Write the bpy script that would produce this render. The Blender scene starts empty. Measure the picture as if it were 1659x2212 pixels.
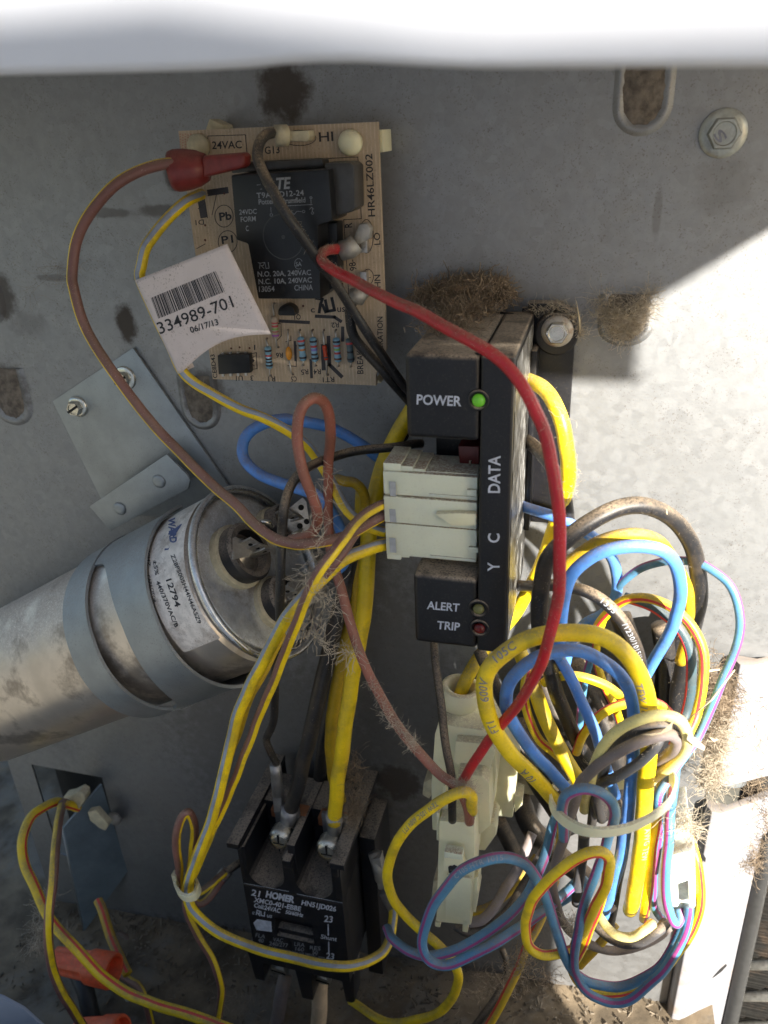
import bpy, bmesh, math, random
from mathutils import Vector, Matrix, noise
random.seed(7)
SC = bpy.context.scene
COL = SC.collection
MM = 0.001
# ---------------------------------------------------------------- place frame
# scene millimetres: X right along the sheet-metal wall, U up the wall, O out of the wall
F = 1707.0; CX, CY = 829.5, 1106.0
def nz(v): return Vector(v).normalized()
_Z = nz((1336-CX, CY-250, -F)); _Y = nz((985-CX, CY-4600, -F))
_O = -_Z; _U = -_Y; _U = (_U-_O*_U.dot(_O)).normalized(); _X = _U.cross(_O)
ROT = Matrix((_X, _U, _O))                       # view -> (X,U,O)
CAM = -(ROT @ Vector((0, 0, -1)))*340.0          # camera position, mm
ROTI = ROT.transposed()
def B(v): return Vector((v[0]*MM, -v[2]*MM, v[1]*MM))   # (X,U,O) mm -> Blender metres
def BD(v): return Vector((v[0], -v[2], v[1]))
def ray(x, y): return ROT @ nz((x-CX, CY-y, -F))
def P(x, y, o):
    r = ray(x, y); return CAM + r*((o-CAM.z)/r.z)
def scl(p): return -(ROTI @ (Vector(p)-CAM)).z/F        # mm per photo unit at a point
def onpl(x, y, p0, n):
    r = ray(x, y); return CAM + r*((p0-CAM).dot(n)/r.dot(n))
# ---------------------------------------------------------------- camera, world, sun
cam = bpy.data.cameras.new('camera'); co = bpy.data.objects.new('camera', cam); COL.objects.link(co)
bx, by, bz = (BD(ROT @ Vector(a)) for a in ((1,0,0),(0,1,0),(0,0,1)))
m3 = Matrix((bx, by, bz)).transposed()
co.matrix_world = Matrix.Translation(B(CAM)) @ m3.to_4x4()
cam.sensor_fit = 'VERTICAL'; cam.sensor_height = 24; cam.lens = F/2212*24
cam.clip_start = 0.01; cam.clip_end = 100
cam.dof.use_dof = True; cam.dof.focus_distance = 0.30; cam.dof.aperture_fstop = 11
SC.camera = co
SUN = nz((0.83, 0.57, 1.05)); SB = BD(SUN)
w = bpy.data.worlds.new("World"); SC.world = w; w.use_nodes = True
nt = w.node_tree; sky = nt.nodes.new('ShaderNodeTexSky'); sky.sky_type = 'NISHITA'; sky.sun_disc = False
sky.sun_elevation = math.asin(SB.z); sky.sun_rotation = math.atan2(SB.x, SB.y)
nt.links.new(sky.outputs[0], nt.nodes['Background'].inputs[0]); nt.nodes['Background'].inputs[1].default_value = 0.05
sl = bpy.data.lights.new('sun', 'SUN'); sl.energy = 5.0; sl.angle = math.radians(1.3); sl.color = (1, .95, .86)
so = bpy.data.objects.new('sun', sl); COL.objects.link(so); so.rotation_euler = SB.to_track_quat('Z', 'Y').to_euler()
SC.view_settings.view_transform = 'Standard'; SC.view_settings.look = 'None'
SC.view_settings.exposure = 1.88; SC.view_settings.gamma = 1
# ---------------------------------------------------------------- materials
def mat(name, col, rough=.5, metal=0, dust=0, dcol=(.30,.23,.16), nscale=300, nvar=.15, bump=.1, bscale=600,
        trans=0, sss=0, specks=0, emit=None, voro=0, spec=.5, stain=0, stcol=(.12,.085,.06), stscale=25, streak=0, film=.22):
    m = bpy.data.materials.new(name); m.use_nodes = True; t = m.node_tree; N = t.nodes; L = t.links
    p = N['Principled BSDF']; p.inputs['Roughness'].default_value = rough; p.inputs['Metallic'].default_value = metal
    p.inputs['Specular IOR Level'].default_value = spec
    if trans: p.inputs['Transmission Weight'].default_value = trans
    if sss:
        p.inputs['Subsurface Weight'].default_value = sss; p.inputs['Subsurface Scale'].default_value = .004
        p.inputs['Subsurface Radius'].default_value = (1, .8, .5)
    tc = N.new('ShaderNodeTexCoord')
    def nse(s, d=4, r=.6):
        n = N.new('ShaderNodeTexNoise'); n.inputs['Scale'].default_value = s; n.inputs['Detail'].default_value = d
        n.inputs['Roughness'].default_value = r; L.new(tc.outputs['Object'], n.inputs['Vector']); return n
    def ramp(src, a, b):
        r = N.new('ShaderNodeMapRange'); r.inputs['From Min'].default_value = a; r.inputs['From Max'].default_value = b
        r.interpolation_type = 'SMOOTHSTEP'; L.new(src, r.inputs['Value']); return r.outputs[0]
    def mix(f, a, b, mode='MIX'):
        x = N.new('ShaderNodeMix'); x.data_type = 'RGBA'; x.blend_type = mode
        for s, v in ((x.inputs[0], f), (x.inputs[6], a), (x.inputs[7], b)):
            if hasattr(v, 'links') or hasattr(v, 'is_linked'): L.new(v, s)
            elif isinstance(v, (int, float)): s.default_value = v
            else: s.default_value = (*v, 1)
        return x.outputs[2]
    def mul(a, b):
        x = N.new('ShaderNodeMath'); x.operation = 'MULTIPLY'
        for i, v in ((0, a), (1, b)):
            if isinstance(v, (int, float)): x.inputs[i].default_value = v
            else: L.new(v, x.inputs[i])
        return x.outputs[0]
    n1 = nse(nscale); lo = tuple(c*(1-nvar) for c in col); hi = tuple(min(1, c*(1+nvar)) for c in col)
    c = mix(ramp(n1.outputs[0], .3, .7), lo, hi)
    if voro:
        v = N.new('ShaderNodeTexVoronoi'); v.inputs['Scale'].default_value = voro; L.new(tc.outputs['Object'], v.inputs['Vector'])
        s = N.new('ShaderNodeSeparateColor'); L.new(v.outputs['Color'], s.inputs[0])
        c = mix(mul(s.outputs[0], .16), c, tuple(x*.62 for x in col))
        rr = N.new('ShaderNodeMapRange'); rr.inputs['To Min'].default_value = rough-.03; rr.inputs['To Max'].default_value = rough+.05
        L.new(s.outputs[1], rr.inputs['Value']); L.new(rr.outputs[0], p.inputs['Roughness'])
    if streak:
        mp = N.new('ShaderNodeMapping'); mp.inputs['Scale'].default_value = streak; L.new(tc.outputs['Object'], mp.inputs[0])
        sn = N.new('ShaderNodeTexNoise'); sn.inputs['Scale'].default_value = 1; sn.inputs['Detail'].default_value = 3
        L.new(mp.outputs[0], sn.inputs['Vector']); c = mix(ramp(sn.outputs[0], .53, .60), c, (.85, .85, .82))
    if specks:
        n3 = nse(1500, 2); n4 = nse(90, 2); c = mix(mul(mul(ramp(n3.outputs[0], .60, .66), ramp(n4.outputs[0], .35, .6)), specks), c, (.13, .09, .06))
    if stain:
        n5 = nse(stscale, 6, .68); c = mix(mul(ramp(n5.outputs[0], .48, .62), stain), c, stcol)
    if dust:
        g = N.new('ShaderNodeNewGeometry'); s = N.new('ShaderNodeSeparateXYZ'); L.new(g.outputs['Normal'], s.inputs[0])
        n2 = nse(1300, 5, .75); n6 = nse(55, 3)
        up = ramp(s.outputs[2], .1, .95); f = mul(mul(ramp(n2.outputs[0], .30, .58), up), dust)
        f = mul(f, ramp(n6.outputs[0], .25, .55)); 
        # thin film everywhere
        f2 = mul(ramp(n2.outputs[0], .54, .74), dust*film)
        ad = N.new('ShaderNodeMath'); ad.operation = 'MAXIMUM'; L.new(f, ad.inputs[0]); L.new(f2, ad.inputs[1])
        c = mix(ad.outputs[0], c, dcol)
        if not voro:
            r2 = N.new('ShaderNodeMapRange'); r2.inputs['To Min'].default_value = rough; r2.inputs['To Max'].default_value = .95
            L.new(ad.outputs[0], r2.inputs['Value']); L.new(r2.outputs[0], p.inputs['Roughness'])
        if metal:
            r3 = N.new('ShaderNodeMapRange'); r3.inputs['To Min'].default_value = metal; r3.inputs['To Max'].default_value = 0
            L.new(ad.outputs[0], r3.inputs['Value']); L.new(r3.outputs[0], p.inputs['Metallic'])
    L.new(c, p.inputs['Base Color'])
    if bump:
        b = N.new('ShaderNodeBump'); b.inputs['Strength'].default_value = bump; b.inputs['Distance'].default_value = .0004
        nb = nse(bscale, 5, .7); L.new(nb.outputs[0], b.inputs['Height']); L.new(b.outputs[0], p.inputs['Normal'])
    if emit: p.inputs['Emission Color'].default_value = (*emit[:3], 1); p.inputs['Emission Strength'].default_value = emit[3]
    return m
GALV = mat('galvanised_steel', (.37,.38,.395), .62, .9, voro=420, bump=.4, bscale=800, specks=1.0, stain=.3, stcol=(.22,.20,.175), stscale=9, dust=.25, dcol=(.2,.17,.14))
WALLM = mat('galvanised_wall', (.35,.355,.36), .57, .92, voro=300, bump=.09, bscale=1100, nvar=.04, specks=.4, stain=.2, stcol=(.26,.25,.235), stscale=6)
def spots(m, pts):
    t = m.node_tree; N = t.nodes; L = t.links; p = N['Principled BSDF']; g = N.new('ShaderNodeNewGeometry')
    n = N.new('ShaderNodeTexNoise'); n.inputs['Scale'].default_value = 170; n.inputs['Detail'].default_value = 6; n.inputs['Roughness'].default_value = .7; L.new(g.outputs['Position'], n.inputs['Vector']); last = None
    for x, y, rx, ry, k in pts:
        q = P(x, y, 0); s_ = scl(q); mp = N.new('ShaderNodeMapping'); b_ = B(q); sx, sy = 1/(rx*s_*MM), 1/(ry*s_*MM)
        mp.inputs['Scale'].default_value = (sx, 0, sy); mp.inputs['Location'].default_value = (-b_.x*sx, 0, -b_.z*sy); L.new(g.outputs['Position'], mp.inputs[0])
        ln = N.new('ShaderNodeVectorMath'); ln.operation = 'LENGTH'; L.new(mp.outputs[0], ln.inputs[0])
        ad = N.new('ShaderNodeMath'); ad.operation = 'MULTIPLY_ADD'; L.new(n.outputs[0], ad.inputs[0]); ad.inputs[1].default_value = 1.5; L.new(ln.outputs['Value'], ad.inputs[2])
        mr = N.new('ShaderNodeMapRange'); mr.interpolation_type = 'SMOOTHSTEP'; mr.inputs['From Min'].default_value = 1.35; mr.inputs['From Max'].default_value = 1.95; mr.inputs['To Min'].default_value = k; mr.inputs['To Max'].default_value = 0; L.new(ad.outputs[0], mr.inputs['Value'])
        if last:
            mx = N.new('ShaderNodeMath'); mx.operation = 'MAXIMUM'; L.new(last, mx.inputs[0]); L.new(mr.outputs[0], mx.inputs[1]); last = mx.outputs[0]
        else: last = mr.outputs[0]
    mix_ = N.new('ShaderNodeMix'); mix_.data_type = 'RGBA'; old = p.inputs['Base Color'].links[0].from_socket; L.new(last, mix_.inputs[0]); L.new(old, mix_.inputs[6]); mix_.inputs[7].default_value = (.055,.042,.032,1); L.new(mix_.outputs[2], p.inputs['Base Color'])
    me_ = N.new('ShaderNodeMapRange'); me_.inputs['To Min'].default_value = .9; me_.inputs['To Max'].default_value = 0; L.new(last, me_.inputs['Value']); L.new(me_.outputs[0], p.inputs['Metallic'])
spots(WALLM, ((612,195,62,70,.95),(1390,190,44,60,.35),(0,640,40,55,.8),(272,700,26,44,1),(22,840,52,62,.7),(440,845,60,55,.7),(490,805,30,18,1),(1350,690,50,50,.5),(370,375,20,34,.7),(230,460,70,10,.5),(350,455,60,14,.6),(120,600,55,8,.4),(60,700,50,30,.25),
  (640,2060,420,50,.75),(1100,2130,300,60,.8),(300,2010,200,40,.7),(860,1690,60,60,.9),(100,1500,60,200,.3),(1000,600,60,20,.35),(560,1600,120,160,.15),(1560,400,60,60,.2),(620,1640,300,300,.5),(860,1500,140,330,.5),(1250,1650,220,330,.5),(1420,460,10,60,.3)))  # big spots behind contactor and bundle put shade into the wall colour
GALV2 = mat('zinc_plate', (.34,.37,.39), .40, .7, bump=.12, specks=.3, nscale=60, nvar=.1, dust=.5, dcol=(.33,.29,.24))
ALU = mat('aluminium_can', (.74,.67,.60), .30, .8, nscale=30, nvar=.15, stain=.7, stcol=(.17,.14,.12), stscale=28, bump=.1, dust=.8, dcol=(.42,.34,.27))
LID = mat('capacitor_lid_tin', (.70,.73,.76), .30, .8, bump=.1, specks=.5, dust=.8, dcol=(.34,.29,.24), stain=.7, stcol=(.22,.19,.16), stscale=45)
RIM = mat('rolled_rim_metal', (.7,.71,.72), .25, .95, bump=.05, dust=.5, specks=.3)
BARE = mat('tinned_terminal', (.55,.53,.5), .35, .85, bump=.1, dust=.5, specks=.4)
SCREW = mat('plated_screw', (.72,.70,.62), .22, 1, bump=.06, dust=.4, specks=.3)
RUST = mat('worn_washer', (.5,.47,.42), .5, .6, stain=.8, stcol=(.3,.2,.13), stscale=160, bump=.3, dust=.7)
BOLT = mat('dull_bolt_zinc', (.45,.46,.42), .42, .75, bump=.15, dust=.4, stain=.3, stscale=120)
PAINTW = mat('painted_post', (.26,.26,.28), .38, 0, nscale=40, nvar=.08, stain=.6, stcol=(.25,.18,.13), stscale=42, specks=.5, bump=.08, dust=.6, dcol=(.38,.30,.22))
HOODM = mat('white_painted_hood', (.78,.79,.84), .35, 0, nscale=20, nvar=.03, bump=.03)
PANM = mat('blue_grey_panel_paint', (.30,.33,.40), .4, 0, nscale=20, nvar=.05, bump=.03)
BLKP = mat('black_plastic', (.008,.008,.010), .36, 0, bump=.12, bscale=1800, dust=1.25, dcol=(.40,.32,.235), film=.10, specks=0)
BLKP2 = mat('black_contactor_plastic', (.010,.011,.015), .42, 0, bump=.12, bscale=1500, dust=1.2, dcol=(.30,.25,.20), film=.12)
RELM = mat('relay_black_case', (.008,.009,.011), .36, 0, bump=.06, dust=.3, dcol=(.1,.09,.08))
RELG = mat('relay_smoky_flange', (.05,.048,.045), .3, 0, bump=.06, dust=.6, dcol=(.14,.12,.09))
STICK = mat('side_sticker', (.06,.052,.042), .28, 0, streak=(900, 1500, 140), dust=.4, bump=.2, bscale=1500)
NYL = mat('milky_nylon', (.84,.80,.56), .38, 0, sss=.35, bump=.05, dust=.75, dcol=(.42,.33,.24), nscale=60, nvar=.06, stain=.12, stcol=(.45,.36,.2))
NYLG = mat('greenish_nylon', (.74,.76,.60), .34, 0, sss=.3, bump=.05, dust=1.0, dcol=(.36,.27,.2), nscale=50, nvar=.05)
NYLD = mat('aged_nylon', (.58,.52,.36), .45, 0, sss=.2, bump=.1, dust=.6)
WCON = mat('white_connector', (.80,.80,.74), .4, 0, sss=.2, bump=.08, dust=.5, specks=.4)
PCB = mat('pcb_laminate', (.50,.39,.27), .5, 0, bump=.06, nscale=200, nvar=.08, specks=.35, dust=.2, stain=.2, stscale=60, stcol=(.4,.28,.17))
PCBE = mat('pcb_edge', (.55,.40,.22), .6, 0, bump=.2)
INK = mat('black_ink', (.022,.022,.028), .6, 0, bump=0)
INKW = mat('grey_white_print', (.55,.58,.66), .6, 0, bump=0)
INKM = mat('worn_wire_print', (.30,.31,.34), .6, 0, bump=0)
INKG = mat('faint_grey_print', (.26,.27,.29), .6, 0, bump=0)
INKB = mat('blue_label_print', (.07,.10,.24), .6, 0, bump=0)
INKD = mat('dim_print', (.2,.2,.24), .6, 0, bump=0)
HOLE = mat('dark_opening', (.01,.01,.01), .9, 0, bump=0)
COPH = mat('drill_hole_ring', (.10,.03,.02), .5, .2, bump=0)
PAPER = mat('paper_tag', (.74,.65,.63), .6, 0, bump=.1, specks=.55, nscale=60, nvar=.05, stain=.15, stcol=(.5,.4,.35), dust=.12)
LABEL = mat('can_label_paper', (.74,.69,.64), .5, 0, bump=.06, specks=.6, stain=.5, stcol=(.32,.25,.2), stscale=90)
COPPER = mat('copper_bar', (.42,.17,.08), .4, .7, bump=.15, dust=.4)
ORANGE = mat('orange_wire_nut', (.85,.13,.045), .42, 0, bump=.1, specks=.3, dust=.4, dcol=(.5,.22,.13))
REDV = mat('red_vinyl_boot', (.20,.028,.024), .35, 0, sss=.15, bump=.1, dust=.5, dcol=(.3,.14,.1))
DIRT = mat('dirt_floor', (.165,.125,.08), .95, 0, nscale=35, nvar=.5, bump=1, bscale=260, stain=.6, stcol=(.20,.18,.15), stscale=22, specks=.8)
FINM = mat('coil_fins', (.035,.033,.03), .5, .3, stain=.6, stscale=60, bump=.3)
FINT = mat('coil_tube', (.62,.60,.55), .3, .8, bump=.3, stain=.3, stscale=90)
DARKM = mat('dark_guard_paint', (.03,.03,.03), .5, 0, bump=.1)
FLAPM = mat('blue_grey_flap', (.20,.265,.31), .5, .35, bump=.12, dust=.4, specks=.4, nscale=60, nvar=.15)
LINT = mat('lint_fibre', (.27,.205,.14), .95, 0, bump=0, nscale=150, nvar=.4)
LINT2 = mat('pale_fibre', (.50,.43,.33), .9, 0, bump=0, nscale=150, nvar=.3)
STRAW = mat('dry_straw', (.68,.56,.36), .7, 0, bump=.1)
GROUNDM = mat('dry_ground', (.16,.15,.12), .9, 0, nscale=3, nvar=.15, bump=.2, bscale=60)
LEDG = mat('green_led_lens', (.12,.42,.03), .18, 0, sss=.3, bump=0, emit=(.25,.8,.05,.03))
LEDY = mat('yellow_led_lens', (.17,.17,.06), .18, 0, sss=.3, bump=0)
LEDR = mat('red_led_lens', (.12,.008,.008), .15, 0, bump=0)
BARREL = mat('grey_lug_metal', (.34,.34,.35), .42, .8, bump=.2, dust=.4)
def wm(n, c, d=.75, r=.36, sp=0): return mat('wire_'+n, c, r, 0, stain=.5, stcol=tuple(x*.35+y*.3 for x, y in zip(c, (.2,.15,.1))), stscale=55, nscale=70, nvar=.13, film=.3, bump=.2, bscale=900, dust=d, specks=sp, dcol=(.30,.225,.15))
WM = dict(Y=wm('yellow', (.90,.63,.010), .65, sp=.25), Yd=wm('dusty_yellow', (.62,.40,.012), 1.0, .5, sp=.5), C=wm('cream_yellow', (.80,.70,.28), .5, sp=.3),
    B=wm('blue', (.09,.27,.72), .55), Bt=wm('steel_blue', (.085,.24,.40), .5), T=wm('dark_teal', (.05,.09,.11), .5),
    R=wm('red', (.50,.014,.024), .55, .3), K=wm('black', (.016,.016,.018), 1.1, .36), Br=wm('brown', (.21,.095,.08), .55, .4),
    Bd=wm('dark_brown', (.10,.055,.045), .6), Rb=wm('reddish_brown', (.33,.115,.08), .55, .42), G=wm('grey_brown', (.20,.165,.16), .8, .5),
    L=wm('lavender_grey', (.34,.29,.30), .5, .5), Dk=wm('dark_grey', (.06,.062,.07), .8, .45), W=wm('off_white', (.6,.57,.5), .6), P=wm('beige', (.62,.46,.30), .5),
    Pk=wm('pink', (.33,.06,.22), .3), Gs=wm('grey_blue', (.30,.35,.44), .4), Rs=wm('stripe_red', (.72,.05,.045), .3))
# ---------------------------------------------------------------- builders
def tag(o, label=None, cat=None, group=None, kind=None):
    for k, v in (('label', label), ('category', cat), ('group', group), ('kind', kind)):
        if v: o[k] = v
    return o
def empty(name, loc, label, cat, group=None):
    o = bpy.data.objects.new(name, None); COL.objects.link(o); o.location = B(loc); o.empty_display_size = .01
    return tag(o, label, cat, group)
def wloc(o):
    v = Vector(o.location)
    while o.parent: o = o.parent; v += Vector(o.location)
    return v
class MB:
    def __init__(s): s.v = []; s.f = []
    def add(s, vs, fs):
        n = len(s.v); s.v += [Vector(v) for v in vs]; s.f += [tuple(i+n for i in f) for f in fs]; return s
    def box(s, x0, x1, u0, u1, o0, o1):
        vs = [(x, u, o) for o in (o0, o1) for u in (u0, u1) for x in (x0, x1)]
        return s.add(vs, [(0,2,3,1),(4,5,7,6),(0,1,5,4),(2,6,7,3),(0,4,6,2),(1,3,7,5)])
    def obox(s, c, ax, ay, az):                    # centre and half-axis vectors
        c, ax, ay, az = map(Vector, (c, ax, ay, az))
        vs = [c+ax*i+ay*j+az*k for k in (-1,1) for j in (-1,1) for i in (-1,1)]
        return s.add(vs, [(0,2,3,1),(4,5,7,6),(0,1,5,4),(2,6,7,3),(0,4,6,2),(1,3,7,5)])
    def prism(s, pts, d):                          # pts: 3D loop, extruded by vector d
        pts = [Vector(p) for p in pts]; n = len(pts); d = Vector(d)
        return s.add(pts+[p+d for p in pts], [tuple(range(n))[::-1], tuple(range(n, 2*n))]+[(i, (i+1) % n, n+(i+1) % n, n+i) for i in range(n)])
    def lathe(s, c, axis, prof, n=24, ridge=None, cap=True):   # prof: (radius, distance along axis)
        a = nz(axis); e = a.cross(Vector((0,1,0)) if abs(a.y) < .9 else Vector((1,0,0))).normalized(); g = a.cross(e); c = Vector(c)
        vs = []
        for k, (r, z) in enumerate(prof):
            for i in range(n):
                t = 2*math.pi*i/n; rr = r*(ridge(k, i) if ridge else 1)
                vs.append(c+a*z+(e*math.cos(t)+g*math.sin(t))*rr)
        fs = [(k*n+i, k*n+(i+1) % n, (k+1)*n+(i+1) % n, (k+1)*n+i) for k in range(len(prof)-1) for i in range(n)]
        if cap: fs += [tuple(range(n))[::-1], tuple((len(prof)-1)*n+i for i in range(n))]
        return s.add(vs, fs)
    def tube(s, pts, r, n=6, cap=True):
        pts = [Vector(p) for p in pts]; pv = None; vs = []
        for i, p in enumerate(pts):
            T = (pts[min(i+1, len(pts)-1)]-pts[max(i-1, 0)]).normalized()
            q = (pv if pv else Vector((.31,.42,.85))); q = (q-T*q.dot(T))
            q = q.normalized() if q.length > 1e-4 else T.orthogonal().normalized(); pv = q; l = T.cross(q)
            rr = r[i] if isinstance(r, (list, tuple)) else r
            vs += [p+(q*math.cos(2*math.pi*k/n)+l*math.sin(2*math.pi*k/n))*rr for k in range(n)]
        m = len(pts); fs = [(i*n+k, i*n+(k+1) % n, (i+1)*n+(k+1) % n, (i+1)*n+k) for i in range(m-1) for k in range(n)]
        if cap: fs += [tuple(range(n))[::-1], tuple((m-1)*n+k for k in range(n))]
        return s.add(vs, fs)
    def build(s, name, m, parent=None, smooth=False, bevel=0, seg=2, kind=None):
        me = bpy.data.meshes.new(name)
        lo = Vector([min(v[i] for v in s.v) for i in range(3)]); hi = Vector([max(v[i] for v in s.v) for i in range(3)]); c = (lo+hi)/2
        me.from_pydata([B(v-c) for v in s.v], [], s.f); me.update()
        bm = bmesh.new(); bm.from_mesh(me)
        if bevel:
            bmesh.ops.remove_doubles(bm, verts=bm.verts, dist=1e-6)
            es = [e for e in bm.edges if len(e.link_faces) == 2 and e.calc_face_angle(0) > .6]
            bmesh.ops.bevel(bm, geom=es, offset=bevel*MM, offset_type='OFFSET', segments=seg, affect='EDGES', profile=.6, clamp_overlap=True)
        bmesh.ops.recalc_face_normals(bm, faces=bm.faces); bm.to_mesh(me); bm.free()
        if smooth: me.shade_smooth()
        elif bevel:
            me.shade_smooth(); me.set_sharp_from_angle(angle=math.radians(40))
        me.materials.append(m)
        o = bpy.data.objects.new(name, me); COL.objects.link(o); o.location = B(c)
        if parent: o.parent = parent; o.location = B(c)-wloc(parent)
        if kind: o['kind'] = kind
        return o
def smoothsharp(o, a=35): o.data.shade_smooth(); o.data.set_sharp_from_angle(angle=math.radians(a)); return o
# printed text / flat print laid on a surface. surf(x, y) -> point on that surface
_tc = {}
def glyphs(body, bold=0, space=1.0, shear=0):
    k = (body, bold, space, shear)
    if k not in _tc:
        c = bpy.data.curves.new('t', 'FONT'); c.body = body; c.size = 1; c.offset = bold; c.space_character = space; c.shear = shear
        c.resolution_u = 3
        o = bpy.data.objects.new('t', c); COL.objects.link(o); me = bpy.data.meshes.new_from_object(o)
        vs = [v.co.copy() for v in me.vertices]; fs = [tuple(p.vertices) for p in me.polygons]
        bpy.data.objects.remove(o); bpy.data.curves.remove(c); bpy.data.meshes.remove(me)
        x0 = min(v.x for v in vs); x1 = max(v.x for v in vs); y1 = max(v.y for v in vs); y0 = min(0, min(v.y for v in vs))
        _tc[k] = ([((v.x-x0)/(x1-x0), v.y/max(.7, min(y1, .75))) for v in vs], fs)
    return _tc[k]
def txt(body, p0, p1, h, surf, m, parent, name='lettering', bold=.012, space=1.0, shear=0):
    g, fs = glyphs(body, bold, space, shear); d = Vector((p1[0]-p0[0], p1[1]-p0[1])); up = Vector((d.y, -d.x)).normalized()*h
    mb = MB(); mb.add([surf(p0[0]+d.x*u+up.x*v, p0[1]+d.y*u+up.y*v) for u, v in g], fs)
    return mb.build(name, m, parent)
def poly(pl, surf, m, parent, name): mb = MB(); mb.add([surf(*p) for p in pl], [tuple(range(len(pl)))]); return mb.build(name, m, parent)
def lines(segs, wd, surf, mb=None):                 # flat print strokes in photo units
    mb = mb or MB()
    for pts in segs:
        for a, b in zip(pts, pts[1:]):
            d = Vector((b[0]-a[0], b[1]-a[1])); n = Vector((-d.y, d.x)).normalized()*wd/2; e = d.normalized()*wd*.4
            mb.add([surf(a[0]-e.x+n.x, a[1]-e.y+n.y), surf(b[0]+e.x+n.x, b[1]+e.y+n.y), surf(b[0]+e.x-n.x, b[1]+e.y-n.y), surf(a[0]-e.x-n.x, a[1]-e.y-n.y)], [(0,1,2,3)])
    return mb
def circ(x, y, rx, ry, n=24, a0=0, a1=360): return [(x+rx*math.cos(math.radians(a0+(a1-a0)*i/n)), y+ry*math.sin(math.radians(a0+(a1-a0)*i/n))) for i in range(n+1)]
# zoom-frame readings -> photo units
def fr(ox, oy, k): return lambda x, y: ((ox+x*k)/1.8228, (oy+y*k)/1.8228)
zA=fr(0,0,.66305); zB=fr(600,400,.60277); zC=fr(1500,1000,.5425); zE=fr(0,1000,.66305); zF=fr(0,2000,.66305); zG=fr(0,2900,.66305)
zH=fr(900,1500,.48222); zI=fr(800,2400,.5425); zJ=fr(800,3200,.5425); zK=fr(1500,2100,.5425); zL=fr(1500,3000,.5425); zM=fr(2000,1800,.61724)
zN=fr(2100,2600,.55696); zO=fr(2100,3300,.55696); zQ=fr(1100,1000,.30139); zR=fr(850,1900,.31646); zS=fr(2600,2500,.36177); zT=fr(0,3500,.42194)
zU=fr(900,3000,.36166); zV=fr(2150,3050,.3918); zW=fr(1680,2600,.34358); zX=fr(1350,3200,.36166); zD=fr(2000,0,.61724); zY=fr(2600,3200,.37622)
# ---------------------------------------------------------------- SETTING
def grid_sheet(name, xs, us, o, holes, m, parent=None, thick=1.0):
    mb = MB()
    for i in range(len(xs)-1):
        for j in range(len(us)-1):
            cx_, cu = (xs[i]+xs[i+1])/2, (us[j]+us[j+1])/2
            if any(h[0] < cx_ < h[1] and h[2] < cu < h[3] for h in holes): continue
            mb.add([(xs[i],us[j],o),(xs[i+1],us[j],o),(xs[i+1],us[j+1],o),(xs[i],us[j+1],o)], [(0,1,2,3)])
    for h in holes:
        a = [(h[0],h[2]),(h[1],h[2]),(h[1],h[3]),(h[0],h[3])]
        for p, q in zip(a, a[1:]+a[:1]): mb.add([(*p,o),(*q,o),(*q,o-thick),(*p,o-thick)], [(0,1,2,3)])
    return mb.build(name, m, parent)
h1 = (-230, -181, -268, -191); 
XS = [-247.5, h1[0], h1[1], -120, 0, 146.5]; US = [-345, h1[2], h1[3], -100, 0, 215]
XS2 = [146.5, 400]; US2 = [-95, 0, 215]
wall = MB()
for (xs, us, hs) in ((XS, US, (h1,)), (XS2, US2, ())):
    for i in range(len(xs)-1):
        for j in range(len(us)-1):
            c1, c2 = (xs[i]+xs[i+1])/2, (us[j]+us[j+1])/2
            if any(h[0] < c1 < h[1] and h[2] < c2 < h[3] for h in hs): continue
            wall.add([(xs[i],us[j],0),(xs[i+1],us[j],0),(xs[i+1],us[j+1],0),(xs[i],us[j+1],0)], [(0,1,2,3)])
for h in (h1,):
    a = [(h[0],h[2]),(h[1],h[2]),(h[1],h[3]),(h[0],h[3])]
    for p, q in zip(a, a[1:]+a[:1]): wall.add([(*p,0),(*q,0),(*q,-1.2),(*p,-1.2)], [(0,1,2,3)])
wall.add([(-247.5,-345,0),(-247.5,215,0),(-247.5,215,-14),(-247.5,-345,-14)], [(0,1,2,3)])
back = wall.build('back_panel', WALLM, kind='structure')
MB().box(-246, 146, -344, 214, -34, -32).build('inner_cavity_sheet', DARKM, kind='structure')  # dark backing added to keep sky light out of the wall opening
fl = MB(); n = 30
n = 44
fx = [-1000+1170*i/n for i in range(n+1)]; fo = [-800+960*i/n for i in range(n+1)]
def flh(x, o): return -312+(min(x,150)+198)*.085 + 5*noise.noise(Vector((x*.03, o*.03, 0))) + 2.5*noise.noise(Vector((x*.11, o*.11, 3)))
vs = [(x, flh(x, o), o) for x in fx for o in fo]
fl.add(vs, [(i*(n+1)+j, (i+1)*(n+1)+j, (i+1)*(n+1)+j+1, i*(n+1)+j+1) for i in range(n) for j in range(n)])
fl.build('compartment_floor', DIRT, kind='structure', smooth=True)
MB().add([(-6000,-620,-6000),(6000,-620,-6000),(6000,-620,6000),(-6000,-620,6000)], [(0,1,2,3)]).build('ground', GROUNDM, kind='structure')
# loose grit on the compartment floor
gm = MB()
for i in range(1900):
    x = random.uniform(-250, 150); o = abs(random.gauss(0, 28)) if random.random() < .7 else random.uniform(0, 90); u = flh(x, o)+random.uniform(-.3, 2)
    r = random.uniform(.25, 1.1); a = Vector((random.gauss(0,1), random.gauss(0,.5), random.gauss(0,1))).normalized()*r*random.choice((1,1,2.2))
    b = a.orthogonal().normalized()*r*.5; c = a.cross(b).normalized()*r*.35; gm.obox((x, u, o), a, b, c)
tag(gm.build('debris', mat('debris_bits', (.15,.12,.085), .9, 0, nscale=60, nvar=.6, bump=0)), 'brown grit and leaf crumbs on the compartment floor', 'debris', kind='stuff')
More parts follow.
